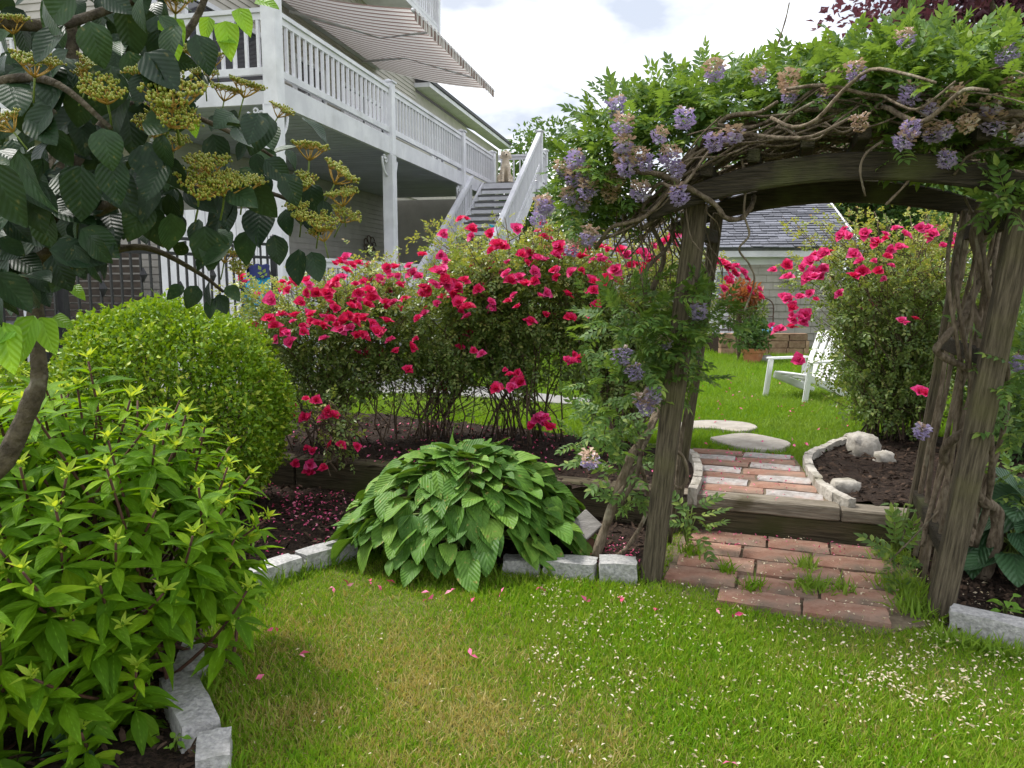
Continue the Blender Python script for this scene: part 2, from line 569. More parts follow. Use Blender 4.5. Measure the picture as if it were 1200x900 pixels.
M['brick'] = pmat('red_paver', (0.245, 0.125, 0.085), (0.36, 0.225, 0.165), scale=10, rough=0.9, bump=0.4, bscale=60, c3=(0.15, 0.115, 0.085), s3=5, lo3=0.48, hi3=0.68, vary=0.2)
M['brickw'] = pmat('pale_granite_paver', (0.25, 0.22, 0.20), (0.47, 0.44, 0.42), scale=22, rough=0.85, bump=0.4, bscale=60, c3=(0.4, 0.27, 0.22), s3=7, vary=0.1)
M['timber'] = pmat('weathered_timber', (0.04, 0.032, 0.019), (0.125, 0.10, 0.062), scale=7, stretch=(0.6, 4, 9), rough=0.9, bump=0.7, bscale=12, c3=(0.055, 0.055, 0.018), s3=3, lo3=0.48, hi3=0.7)
M['timber_top'] = pmat('weathered_timber_cap', (0.12, 0.10, 0.075), (0.31, 0.27, 0.21), scale=6, stretch=(0.7, 9, 9), rough=0.9, bump=0.7, bscale=10, c3=(0.10, 0.085, 0.05), s3=4)
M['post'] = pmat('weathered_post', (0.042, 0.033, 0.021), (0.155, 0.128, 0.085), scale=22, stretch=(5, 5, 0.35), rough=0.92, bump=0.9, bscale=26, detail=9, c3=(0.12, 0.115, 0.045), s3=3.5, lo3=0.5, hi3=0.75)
M['arch'] = pmat('weathered_shaded_arch', (0.02, 0.017, 0.012), (0.07, 0.058, 0.038), scale=20, stretch=(0.4, 5, 5), rough=0.92, bump=0.9, bscale=24, detail=9, c3=(0.085, 0.09, 0.035), s3=3)  # shading on the beams is put into this darker tone, besides the weathering
M['bark'] = pmat('vine_bark', (0.085, 0.062, 0.04), (0.235, 0.19, 0.135), scale=14, stretch=(3, 3, 1), rough=0.95, bump=0.9, bscale=24, c3=(0.30, 0.28, 0.20), s3=7, lo3=0.6, hi3=0.75, vary=0.2)
M['twig'] = pmat('twig', (0.075, 0.05, 0.034), (0.17, 0.125, 0.085), scale=14, rough=0.9, vary=0.25)
M['white'] = pmat('white_paint', (0.60, 0.60, 0.64), (0.74, 0.74, 0.77), scale=2.6, rough=0.55, c3=(0.46, 0.46, 0.46), s3=2.2, lo3=0.55, hi3=0.85, vary=0.06)
M['plastic'] = pmat('white_plastic', (0.80, 0.80, 0.80), (0.86, 0.86, 0.86), scale=8, rough=0.35, spec=0.5)
M['siding'] = pmat('beige_siding', (0.40, 0.375, 0.335), (0.48, 0.45, 0.405), scale=3, rough=0.8, vary=0.05)
M['siding_shed'] = pmat('shed_siding', (0.34, 0.32, 0.28), (0.41, 0.385, 0.34), scale=4, rough=0.8, vary=0.07)
M['ceil'] = pmat('porch_ceiling', (0.46, 0.48, 0.54), (0.54, 0.56, 0.62), scale=2, rough=0.6, vary=0.08)
M['porchwall'] = pmat('porch_wall', (0.44, 0.42, 0.39), (0.52, 0.50, 0.46), scale=3, rough=0.8, vary=0.04)
M['tread'] = pmat('grey_tread', (0.10, 0.10, 0.105), (0.16, 0.16, 0.165), scale=6, rough=0.7)
M['glass'] = pmat('dark_glass', (0.035, 0.04, 0.05), rough=0.06, spec=0.6)
M['shingle'] = pmat('asphalt_shingle', (0.125, 0.13, 0.155), (0.19, 0.195, 0.225), scale=30, rough=0.95, bump=0.4, bscale=120, vary=0.3)
M['roof'] = pmat('dark_roof', (0.09, 0.09, 0.1), (0.14, 0.14, 0.15), scale=8, rough=0.9)
M['iron'] = pmat('black_iron', (0.014, 0.014, 0.017), (0.024, 0.024, 0.028), scale=20, rough=0.45, spec=0.5)
M['brownwood'] = pmat('dark_brown_slat', (0.03, 0.022, 0.018), (0.065, 0.05, 0.04), scale=8, rough=0.8, vary=0.15)
M['blue'] = pmat('bright_blue_cloth', (0.01, 0.30, 0.62), (0.03, 0.42, 0.74), scale=6, rough=0.85)
M['navy'] = pmat('navy_cloth', (0.02, 0.025, 0.10), (0.03, 0.04, 0.16), scale=6, rough=0.85)
M['cyan'] = pmat('turquoise_cloth', (0.01, 0.42, 0.55), (0.03, 0.55, 0.66), scale=6, rough=0.8)
M['terracotta'] = pmat('terracotta', (0.40, 0.15, 0.075), (0.50, 0.22, 0.12), scale=9, rough=0.85, c3=(0.55, 0.40, 0.3), s3=5, lo3=0.6, hi3=0.8)
M['bedbrick'] = pmat('tan_block', (0.26, 0.15, 0.10), (0.44, 0.30, 0.2), scale=8, rough=0.9, bump=0.5, bscale=40, vary=0.3)
M['rust'] = pmat('brown_metal', (0.09, 0.06, 0.045), (0.15, 0.10, 0.075), scale=20, rough=0.7)
M['slate'] = pmat('grey_board', (0.20, 0.185, 0.175), (0.30, 0.28, 0.265), scale=9, stretch=(1, 6, 6), rough=0.8, bump=0.3)
M['redpost'] = pmat('reddish_wood', (0.14, 0.07, 0.045), (0.24, 0.13, 0.085), scale=10, stretch=(5, 5, 1), rough=0.85)

def stripes():
    m, nt, N, L, b = nodes_of('striped_canvas')
    tc = N.new('ShaderNodeUVMap')
    sx = N.new('ShaderNodeSeparateXYZ')
    L.new(tc.outputs['UV'], sx.inputs[0])
    mu = N.new('ShaderNodeMath'); mu.operation = 'MULTIPLY'; mu.inputs[1].default_value = 27
    L.new(sx.outputs['X'], mu.inputs[0])
    fr = N.new('ShaderNodeMath'); fr.operation = 'FRACT'
    L.new(mu.outputs[0], fr.inputs[0])
    rp = N.new('ShaderNodeValToRGB')
    rp.color_ramp.interpolation = 'CONSTANT'
    E = rp.color_ramp.elements
    E[0].color = (0.30, 0.21, 0.18, 1)
    E[1].position = 0.42; E[1].color = (0.80, 0.77, 0.72, 1)
    e = E.new(0.62); e.color = (0.38, 0.31, 0.28, 1)
    e = E.new(0.70); e.color = (0.82, 0.79, 0.74, 1)
    L.new(fr.outputs[0], rp.inputs['Fac'])
    L.new(rp.outputs['Color'], b.inputs['Base Color'])
    b.inputs['Roughness'].default_value = 0.9
    tr = N.new('ShaderNodeBsdfTranslucent')
    L.new(rp.outputs['Color'], tr.inputs['Color'])
    ms = N.new('ShaderNodeMixShader'); ms.inputs['Fac'].default_value = 0.5
    L.new(b.outputs[0], ms.inputs[1]); L.new(tr.outputs[0], ms.inputs[2])
    L.new(ms.outputs[0], N['Material Output'].inputs['Surface'])
    return m
M['awning'] = stripes()

# ================================================================== frame of the garden: arbor axes
LF, RF = G(762, 681), G(1098, 724)
U = (RF - LF).normalized()
V = Vector((-U.y, U.x, 0))
AW = (RF - LF).length
AD = 0.80
UZ = 0.21
def A(s, q, z=0.0):
    return LF + U * s + V * q + Vector((0, 0, z))
TQ = AD + 0.05                      # front face of the timber step

def sheet(name, pts_z, mat, kind='structure', parent=None, amp=0.0, step=0.12, freq=3.0):
    """a ground sheet over a quad given by four corners in order, subdivided and slightly uneven"""
    a, b_, c, d = [Vector(p) for p in pts_z]
    nx = max(2, min(220, int((b_ - a).length / step))); ny = max(2, min(220, int((d - a).length / step)))
    v, f = [], []
    for j in range(ny + 1):
        for i in range(nx + 1):
            s, t = i / nx, j / ny
            p = (a * (1 - s) + b_ * s) * (1 - t) + (d * (1 - s) + c * s) * t
            p.z += amp * (vnoise(p, freq, 3) + 0.5 * vnoise(p, freq * 3, 7))
            v.append(p)
    for j in range(ny):
        for i in range(nx):
            k = j * (nx + 1) + i
            f.append((k, k + 1, k + nx + 2, k + nx + 1))
    mb = MB(); mb.add(v, f)
    o = mb.obj(name, mat, parent, smooth=True)
    if kind: o['kind'] = kind
    return o
def poly_sheet(name, pts, z, mat, kind='structure', amp=0.02, step=0.06, freq=6, crown=0.0):
    """a bed: the part of a grid that lies inside an outline"""
    xs = [p[0] for p in pts]; ys = [p[1] for p in pts]
    def inside(x, y):
        r = False; n = len(pts)
        for i in range(n):
            x0, y0 = pts[i][0], pts[i][1]; x1, y1 = pts[(i + 1) % n][0], pts[(i + 1) % n][1]
            if (y0 > y) != (y1 > y) and x < (x1 - x0) * (y - y0) / (y1 - y0) + x0: r = not r
        return r
    nx, ny = int((max(xs) - min(xs)) / step) + 2, int((max(ys) - min(ys)) / step) + 2
    idx, v, f = {}, [], []
    def vid(i, j):
        if (i, j) not in idx:
            x, y = min(xs) + i * step, min(ys) + j * step
            idx[(i, j)] = len(v)
            v.append((x, y, z + amp * (vnoise((x, y, 0), freq, 1) + 0.6 * vnoise((x, y, 0), freq * 3, 4))))
        return idx[(i, j)]
    for j in range(ny):
        for i in range(nx):
            if inside(min(xs) + (i + .5) * step, min(ys) + (j + .5) * step):
                f.append((vid(i, j), vid(i + 1, j), vid(i + 1, j + 1), vid(i, j + 1)))
    mb = MB(); mb.add(v, f)
    o = mb.obj(name, mat, None, smooth=True)
    o['kind'] = kind
    return o, inside

gm = MB(); gm.add([(-500, -200, -0.12), (500, -200, -0.12), (500, 800, -0.12), (-500, 800, -0.12)], [(0, 1, 2, 3)])
gm.obj('ground', M['ground'])['kind'] = 'structure'
sheet('lower_lawn', [A(-9, -7), A(11, -7), A(11, TQ + 0.1), A(-9, TQ + 0.1)], M['soil'], amp=0.008, step=0.12)
sheet('upper_lawn', [A(-40, TQ + 0.11, UZ), A(50, TQ + 0.11, UZ), A(50, 60, UZ), A(-40, 60, UZ)], M['lawn_far'], amp=0.0, step=0.5)

# planting beds ----------------------------------------------------
EDGE = [G(268, 930), G(222, 868), G(206, 820), G(226, 772), G(262, 720), G(300, 688), G(350, 668), G(412, 648), G(480, 655), G(560, 668),
        G(640, 672), G(700, 672), G(752, 676)]
bedA = [(-6.5, 1.2, 0)] + [(EDGE[0].x + 0.1, 1.2, 0)] + [tuple(p) for p in EDGE] + [tuple(A(-0.04, 0.0)), tuple(A(-0.04, TQ)), tuple(A(-7, TQ))]
_, inA = poly_sheet('lower_mulch_bed', bedA, 0.025, M['mulch'], amp=0.02)
bedB = [tuple(A(AW + 0.05, -0.02)), tuple(G(1112, 742)), tuple(G(1200, 762)), (4.6, 2.7, 0), (6, 3.0, 0), tuple(A(5, TQ)), tuple(A(AW - 0.02, TQ))]
_, inB = poly_sheet('right_mulch_bed', bedB, 0.025, M['mulch'], amp=0.02)
PW0, PW1 = 0.14, 0.85               # brick path between these positions across the arbor
bedC = [tuple(A(-7, TQ + 0.17)), tuple(G(808, 588, UZ)), tuple(G(815, 573, UZ)), tuple(G(817, 556, UZ)), tuple(G(811, 541, UZ)), tuple(G(796, 530, UZ)), tuple(A(-0.8, TQ + 1.5)), tuple(A(-3.0, TQ + 1.9)), tuple(A(-7, TQ + 1.9))]
_, inC = poly_sheet('rose_bed', bedC, UZ + 0.02, M['mulch'], amp=0.02)
bedD = [tuple(A(PW1 + 0.2, TQ + 0.16)), tuple(A(7, TQ + 0.16)), tuple(A(7, TQ + 2.6)), tuple(A(2.6, TQ + 2.3))] + [tuple(G(x, y, UZ)) for x, y in ((1030, 508), (1000, 516), (984, 524), (962, 533), (948, 543), (950, 556), (961, 574), (976, 588), (990, 596))]
_, inD = poly_sheet('right_rose_bed', bedD, UZ + 0.02, M['mulch'], amp=0.02)
walk_pts = [(-7.0, 8.9), (-1.0, 8.7), (0.9, 7.75), (1.2, 7.95), (-0.6, 9.4), (-2.0, 13.0), (-1.0, 19), (-3.5, 19), (-7, 11)]
wm = MB(); wm.poly(walk_pts, UZ - 0.1, UZ + 0.03); wm.obj('concrete_walkway', M['walk'])['kind'] = 'structure'

# bark chips ------------------------------------------------------
def in_many(tests, n, box, z):
    out = []
    while len(out) < n:
        x, y = random.uniform(box[0], box[1]), random.uniform(box[2], box[3])
        if tests(x, y): out.append((x, y, z))
    return np.array(out)
chip = pmat('bark_chip', (0.016, 0.011, 0.008), (0.08, 0.052, 0.036), scale=20, rough=0.95, spec=0.15, vary=0.6)
ch_pos = np.concatenate([in_many(inA, 5200, (-2.4, 1.0, 1.6, 5.8), 0.035), in_many(inB, 2200, (1.7, 4.0, 3.0, 4.6), 0.035),
                         in_many(inC, 2600, (-3.2, 1.2, 4.6, 7.2), UZ + 0.03), in_many(inD, 2600, (1.5, 4.6, 4.0, 6.8), UZ + 0.03)])
n = len(ch_pos)
dirs = rng.normal(size=(n, 3)) * [1, 1, 0.35]
ups = rng.normal(size=(n, 3)) * 0.5 + [0, 0, 1]
chipv = [([(-.12, 0, 0), (.12, 0, 0), (.16, .5, .05), (.08, 1, 0), (-.1, .95, .03), (-.17, .45, .06)], [(0, 1, 2, 5), (5, 2, 3, 4)], [(0, 0)] * 6),
         ([(-.2, 0, 0), (.15, .1, 0), (.2, .6, .08), (0, 1, 0), (-.22, .6, .05)], [(0, 1, 2, 4), (4, 2, 3)], [(0, 0)] * 5)]
co = ob('bark_chips', joined('bark_chips', chipv, ch_pos + rng.normal(size=(n, 3)) * [0, 0, 0.006], frames(dirs, ups), rng.uniform(0.02, 0.055, n), chip, smooth=False))
tag(co, 'dark brown bark mulch chips covering the planting beds', 'mulch', kind='stuff')

# ================================================================== granite edging blocks, each one a thing
def block(p0, p1, w, h, label, seed, z=0.0):
    p0, p1 = Vector(p0), Vector(p1)
    d = (p1 - p0); l = d.length; d.normalize()
    X = d; Y = Vector((-d.y, d.x, 0))
    c = (p0 + p1) / 2 + Vector((0, 0, z + h / 2 - 0.03))
    o = rock('granite_block', c, (l * 0.985, w, h), M['granite'], None, seed, rough=0.10, cuts=4, X=X, Y=Y, boxy=0.88)
    tag(o, label, 'stone block', 'granite edging blocks')
block(G(250, 925), G(254, 888), 0.10, 0.13, 'small cut granite block at the bottom edge beside the bright green shrub', 1)
block(G(238, 884), G(208, 822), 0.12, 0.14, 'long pale granite block under the bright green shrub by the lawn', 2)
block(G(222, 806), G(234, 772), 0.11, 0.12, 'granite block mostly hidden under the bright green shrub leaves', 3)
block(G(286, 692), G(348, 672), 0.11, 0.13, 'pointed granite edging block left of the hosta, nearest the bright shrub', 4)
block(G(352, 670), G(414, 652), 0.11, 0.13, 'granite edging block touching the left side of the hosta', 5)
block(G(590, 672), G(634, 674), 0.11, 0.12, 'granite block peeking out below the hosta leaves', 6)
block(G(638, 674), G(699, 679), 0.12, 0.13, 'granite edging block below the small grey board', 7)
block(G(702, 679), G(746, 681), 0.13, 0.14, 'square granite block against the left front arbor post', 8)
block(G(1112, 738), G(1215, 764), 0.11, 0.14, 'long granite kerb block right of the leaning front arbor post', 9)

# ================================================================== timber step and retaining edge
tw = thing('timber_step', 'weathered timber step between the back arbor posts, grey top and mossy face', 'step', A(0.5, TQ, 0))
def timber(s0, s1, q0, q1, z0, z1, mat, seed, parent=None):
    mb = MB()
    n_ = max(2, int((s1 - s0) / 0.12))
    prof = [(q0, z0), (q0, z1), (q1, z1), (q1, z0)]
    vv, ff = [], []
    for i in range(n_ + 1):
        s = s0 + (s1 - s0) * i / n_
        for k, (q, z) in enumerate(prof):
            vv.append(A(s, q + 0.006 * vnoise((s * 4, k * 7, 1), 1, seed), z + 0.007 * vnoise((s * 3, k * 5, 2), 1, seed)))
    for i in range(n_):
        for k in range(4):
            ff.append((i * 4 + k, i * 4 + (k + 1) % 4, i * 4 + 4 + (k + 1) % 4, i * 4 + 4 + k))
    ff += [(3, 2, 1, 0), tuple(n_ * 4 + k for k in range(4))]
    mb.add([Vector(x) - A(s0, q0, z0) for x in vv], ff)
    # local frame so that the grain follows the timber
    me = mb.mesh('timber', mat, bevel=0.008)
    ang = math.atan2(U.y, U.x)
    me.transform(Matrix.Rotation(-ang, 4, 'Z'))
    w = Matrix.Translation(A(s0, q0, z0)) @ Matrix.Rotation(ang, 4, 'Z')
    return ob('timber', me, parent or tw, w)
timber(0.02, AW - 0.02, TQ + 0.02, TQ + 0.16, -0.03, 0.145, M['timber'], 1)
timber(0.0, 0.93, TQ, TQ + 0.15, 0.15, UZ + 0.02, M['timber_top'], 2)
timber(0.935, AW + 0.05, TQ + 0.002, TQ + 0.15, 0.152, UZ + 0.016, M['timber_top'], 3)
tl = thing('timber_edging', 'old timber edging holding up the rose bed behind the hosta', 'edging', A(-3, TQ, 0))
timber(-2.7, -0.05, TQ, TQ + 0.15, -0.03, UZ + 0.03, M['timber'], 4, tl)
timber(-6.0, -2.72, TQ, TQ + 0.15, -0.03, UZ + 0.025, M['timber'], 5, tl)
tr_ = thing('timber_edging', 'old timber edging hidden behind the vine trunks right of the arbor', 'edging', A(3, TQ, 0))
timber(AW + 0.1, 5.0, TQ, TQ + 0.15, -0.03, UZ + 0.02, M['timber'], 6, tr_)

# ================================================================== brick path and paver pad
ang = math.atan2(U.y, U.x)
def paver(parent, name, s0, s1, q0, q1, z, mat, h=0.05, seed=0):
    rs = random.Random(seed)
    mb = MB()
    l, w = s1 - s0, q1 - q0
    nx_, ny_ = 5, 3
    j = lambda: rs.uniform(-0.004, 0.004)
    top = []
    for b_ in range(ny_ + 1):
        for a in range(nx_ + 1):
            x, y = -l / 2 + l * a / nx_, -w / 2 + w * b_ / ny_
            ed = (a in (0, nx_)) or (b_ in (0, ny_))
            top.append((x * (0.985 if ed else 1) + j(), y * (0.97 if ed else 1) + j(), (h / 2 - (0.006 if ed else 0)) + j() * 0.5))
    m_ = nx_ + 1
    ff = [(q * m_ + p, q * m_ + p + 1, (q + 1) * m_ + p + 1, (q + 1) * m_ + p) for q in range(ny_) for p in range(nx_)]
    rim = [p for p in range(m_)] + [q * m_ + nx_ for q in range(1, ny_ + 1)] + [ny_ * m_ + p for p in range(nx_ - 1, -1, -1)] + [q * m_ for q in range(ny_ - 1, 0, -1)]
    base = len(top)
    vv = top + [(top[r][0], top[r][1], -h / 2) for r in rim]
    ff += [(rim[k], base + k, base + (k + 1) % len(rim), rim[(k + 1) % len(rim)]) for k in range(len(rim))]
    mb.add(vv, [tuple(reversed(q)) if i >= len(ff) - len(rim) and False else q for i, q in enumerate(ff)])
    me = mb.mesh(name, mat)
    w_ = Matrix.Translation(A((s0 + s1) / 2, (q0 + q1) / 2, z - h / 2 + rs.uniform(-0.004, 0.005))) @ Matrix.Rotation(ang + rs.uniform(-0.02, 0.02), 4, 'Z') @ Matrix.Rotation(rs.uniform(-0.012, 0.012), 4, 'Y')
    ob(name, me, parent, w_)
bp_ = MB(); q0 = TQ + 0.155
sand = pmat('joint_sand', (0.12, 0.09, 0.06), (0.2, 0.16, 0.11), scale=30, rough=1.0)
for nm, pts in (('brick_path', [A(PW0 - .03, q0, 0), A(PW1 + .03, q0, 0), A(PW1 - .16, q0 + 1.22, 0), A(PW0 - .24, q0 + 1.22, 0)]),):
    bp_.poly([tuple(p) for p in pts], UZ - 0.06, UZ + 0.008)
path = bp_.obj('brick_path', sand); path['kind'] = 'structure'
rowh = 0.172
sh = lambda q: -0.17 * (q - q0)
for r in range(7):
    qa = q0 + 0.005 + r * rowh
    dx = sh(qa)
    odd = r % 2
    L_ = [(PW0 + dx, PW0 + 0.34 + dx, odd), (PW0 + 0.37 + dx, PW1 + dx, 1 - odd)]
    if odd: L_ = [(PW0 + dx, PW0 + 0.30 + dx, 1), (PW0 + 0.31 + dx, PW1 + dx, 0)]
    else: L_ = [(PW0 + dx, PW0 + 0.37 + dx, 0), (PW0 + 0.38 + dx, PW1 + dx, 1)]
    for k, (a, b_, wht) in enumerate(L_):
        paver(path, 'brick', a, b_, qa, qa + rowh - 0.008, UZ + 0.022, M['brickw'] if wht else M['brick'], seed=r * 7 + k)
pb = MB(); pb.poly([tuple(A(0.0, -0.12)), tuple(A(1.02, -0.28)), tuple(A(AW - 0.04, -0.1)), tuple(A(AW - 0.04, TQ + 0.02)), tuple(A(0.02, TQ + 0.02))], -0.05, 0.006)
pad = pb.obj('paver_landing', sand); pad['kind'] = 'structure'
rows = [(0.64, 0.845, [0.12, 0.55, 0.63 + 0.25, AW - 0.10]), (0.43, 0.632, [0.10, 0.42, 0.78, AW - 0.10]), (0.21, 0.422, [0.10, 0.50, 0.92, AW - 0.10]), (-0.01, 0.202, [0.07, 0.42, 0.80, AW - 0.14]), (-0.20, -0.018, [0.34, 0.72, AW - 0.2])]
k = 0
for qa, qb, js in rows:
    for a, b_ in zip(js[:-1], js[1:]):
        paver(pad, 'paver', a, b_ - 0.009, qa, qb - 0.006, 0.03, M['brick'], seed=100 + k); k += 1

# stepping stones on the upper lawn -----------------------------------
STONES = []
def in_poly(x, y, pts):
    r = False; n = len(pts)
    for i in range(n):
        x0, y0 = pts[i][0], pts[i][1]; x1, y1 = pts[(i + 1) % n][0], pts[(i + 1) % n][1]
        if (y0 > y) != (y1 > y) and x < (x1 - x0) * (y - y0) / (y1 - y0) + x0: r = not r
    return r
def flat_stone(pix, z, label, seed):
    pts = [G(x, y, z) for x, y in pix]
    pts = [p for p in catmull(pts + [pts[0]], 3)[:-1]]
    STONES.append(pts)
    mb = MB(); mb.poly([tuple(p) for p in pts], z - 0.06, z)
    o = mb.obj('stepping_stone', M['flag'], None, bevel=0.006)
    tag(o, label, 'stone', 'stepping stones on the back lawn')
flat_stone([(832, 512), (870, 507), (905, 512), (927, 519), (908, 526), (870, 524), (845, 518)], UZ + 0.035, 'nearer flat pale stepping stone just beyond the brick path', 1)
flat_stone([(783, 496), (825, 492), (870, 494), (888, 500), (868, 505), (835, 501), (800, 501)], UZ + 0.035, 'farther flat pale stepping stone on the back lawn', 2)

# scalloped edging stones beside the path -----------------------------
def scallop(pix, label, seed):
    pts = catmull([G(x, y, UZ) for x, y in pix], 6)
    root = thing('concrete_edging', label, 'edging', pts[0], 'pale scalloped concrete bed edging')
    acc = 0.0; last = pts[0]
    for i in range(1, len(pts)):
        acc += (pts[i] - last).length
        if acc > 0.115 or i == len(pts) - 1:
            c = (pts[i] + last) / 2; d = (pts[i] - last).normalized()
            rock('edging_stone', c + Vector((0, 0, 0.015)), (acc * 0.97, 0.055, 0.10 + 0.015 * math.sin(i * 2.2)), M['concrete'], root, seed + i, rough=0.16, cuts=3, X=d, Y=Vector((-d.y, d.x, 0)), boxy=0.8)
            last = pts[i]; acc = 0.0
scallop([(994, 596), (976, 588), (960, 574), (949, 556), (946, 543), (962, 533), (984, 524), (1000, 516)], 'curved pale concrete edging round the right rose bed', 30)
scallop([(812, 583), (816, 573), (818, 556), (812, 541), (797, 530), (776, 524)], 'curved pale concrete edging left of the brick path', 60)
g = rock('boulder', G(1018, 538, UZ) + Vector((0, 0.1, 0.06)), (0.19, 0.17, 0.20), M['concrete'], None, 5, rough=0.3, cuts=6, boxy=0.3)
tag(g, 'pale rounded boulder under the right rose bush', 'boulder')
g = rock('boulder', G(1040, 546, UZ) + Vector((0, 0.05, 0.03)), (0.12, 0.11, 0.11), M['concrete'], None, 8, rough=0.3, cuts=5, boxy=0.3)
tag(g, 'smaller pale stone right of the rounded boulder, under the rose stems', 'boulder')
g = rock('stone', G(990, 578, UZ) + Vector((0, 0, 0.04)), (0.15, 0.11, 0.09), M['concrete'], None, 12, rough=0.3, cuts=4, boxy=0.3)
tag(g, 'small tan stone lying on the dark mulch beside the path', 'stone')

# ================================================================== arbor
arb = thing('arbor', 'weathered wooden arbor with a curved top, leaning to the right', 'arbor', A(AW / 2, AD / 2))
def post(b0, t0, w, d, name='post', mat=None):
    b0, t0 = Vector(b0), Vector(t0)
    Zx = (t0 - b0); l = Zx.length; Zx.normalize()
    Yx = (V - Zx * V.dot(Zx)).normalized(); Xx = Yx.cross(Zx)
    mb = MB(); n_ = 9
    vv, ff = [], []
    for i in range(n_ + 1):
        z = l * i / n_
        for k, (x, y) in enumerate(((-1, -1), (1, -1), (1, 1), (-1, 1))):
            vv.append((x * w / 2 + 0.006 * vnoise((i * .7, k * 3, 0), 1, l), y * d / 2 + 0.006 * vnoise((i * .7, k * 3, 5), 1, l), z))
    for i in range(n_):
        for k in range(4): ff.append((i * 4 + k, i * 4 + (k + 1) % 4, i * 4 + 4 + (k + 1) % 4, i * 4 + 4 + k))
    ff += [(3, 2, 1, 0), tuple(n_ * 4 + k for k in range(4))]
    mb.add(vv, ff)
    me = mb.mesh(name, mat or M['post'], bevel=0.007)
    w_ = Matrix(((Xx.x, Yx.x, Zx.x, b0.x), (Xx.y, Yx.y, Zx.y, b0.y), (Xx.z, Yx.z, Zx.z, b0.z), (0, 0, 0, 1)))
    return ob(name, me, arb, w_)
def lean(base, px, py):                 # top of a post seen at a pixel, at the depth of its base
    return P(px, py, base.y)
LFb, RFb = A(0, 0, -0.05), A(AW, 0, -0.05)
LBb, RBb = A(0.0, AD, -0.05), A(AW, AD, -0.05)
LFt, RFt = lean(LFb, 817, 238), lean(RFb, 1207, 215)
shift = (LFt - LFb) * 0.5 + (RFt - RFb) * 0.5
LBt = LBb + shift
RBb = P(1063, 640, RBb.y)
RBt = P(1134, 246, RBb.y)
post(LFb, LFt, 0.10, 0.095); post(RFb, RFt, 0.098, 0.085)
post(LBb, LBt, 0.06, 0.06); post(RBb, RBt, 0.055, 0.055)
# curved beams: front one seen from (765,250) over (1000,200) to the right post
def arch_beam(P0, P1, drop0, drop1, rise, w, th, name='arch_beam'):
    mb = MB(); n_ = 18
    X = (P1 - P0); l = X.length; X.normalize(); Yv = Vector((-X.y, X.x, 0)).normalized()
    vv = []
    for i in range(n_ + 1):
        t = i / n_
        c = P0 + X * (l * t)
        lo_ = c.z + rise * math.sin(math.pi * t) ** 0.8 * 0.95
        hi_ = c.z + th + rise * (math.sin(math.pi * t) ** 0.9) * 0.95 - 0.05 * abs(2 * t - 1) ** 4
        for z, y in ((lo_, -w / 2), (lo_, w / 2), (hi_, w / 2), (hi_, -w / 2)):
            vv.append(Vector((c.x, c.y, z)) + Yv * y)
    ff = [(i * 4 + k, i * 4 + (k + 1) % 4, i * 4 + 4 + (k + 1) % 4, i * 4 + 4 + k) for i in range(n_) for k in range(4)] + [(3, 2, 1, 0), tuple(n_ * 4 + k for k in range(4))]
    org = vv[0].copy()
    a_ = math.atan2(X.y, X.x)
    Rm = Matrix.Rotation(-a_, 4, 'Z')
    mb.add([Rm @ (p - org) for p in vv], ff)
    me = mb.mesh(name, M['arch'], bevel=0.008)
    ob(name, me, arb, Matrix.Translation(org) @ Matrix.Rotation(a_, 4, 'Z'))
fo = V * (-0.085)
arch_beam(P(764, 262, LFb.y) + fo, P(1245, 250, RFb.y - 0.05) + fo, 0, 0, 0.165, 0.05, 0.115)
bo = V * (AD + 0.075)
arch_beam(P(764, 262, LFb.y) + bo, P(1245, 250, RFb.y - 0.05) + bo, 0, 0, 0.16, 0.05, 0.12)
# rafters across, front to back
for i, s in enumerate((0.02, 0.22, 0.44, 0.66, 0.88, 1.10, 1.30, 1.5)):
    base = A(s, 0, 0) + Vector((shift.x, shift.y, 0))
    zz = LFt.z + 0.06 + 0.16 * math.sin(math.pi * min(1, max(0, (s + .1) / 1.7))) + 0.03
    mb = MB(); mb.beam(base + V * (-0.2) + Vector((0, 0, zz)), base + V * (AD + 0.22) + Vector((0, 0, zz)), 0.055, 0.055)
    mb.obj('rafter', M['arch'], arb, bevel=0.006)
# side rails and upright sticks between front and back posts
def side(b0, t0, b1, t1, ns, seed, rails=(0.16, 0.62, 0.93)):
    rs = random.Random(seed)
    for f in rails:
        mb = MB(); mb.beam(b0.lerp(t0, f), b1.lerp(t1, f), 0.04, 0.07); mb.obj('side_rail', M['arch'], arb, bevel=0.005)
    for i in range(ns):
        f = (i + 0.7) / (ns + 0.4)
        pb_, pt_ = b0.lerp(b1, f), t0.lerp(t1, f)
        pts = []
        for j in range(7):
            g = j / 6
            p = pb_.lerp(pt_, 0.03 + 0.95 * g) + U * rs.uniform(-0.014, 0.014) + V * rs.uniform(-0.02, 0.02)
            pts.append(p)
        mb = MB(); mb.tube(catmull(pts, 2), lerp_list([rs.uniform(.011, .015), rs.uniform(.008, .011)], 13), 7)
        mb.obj('upright_stick', M['bark'], arb, smooth=True)
side(RFb, RFt, RBb, RBt, 6, 3)
side(LFb, LFt, LBb, LBt, 2, 4, rails=(0.55, 0.93))

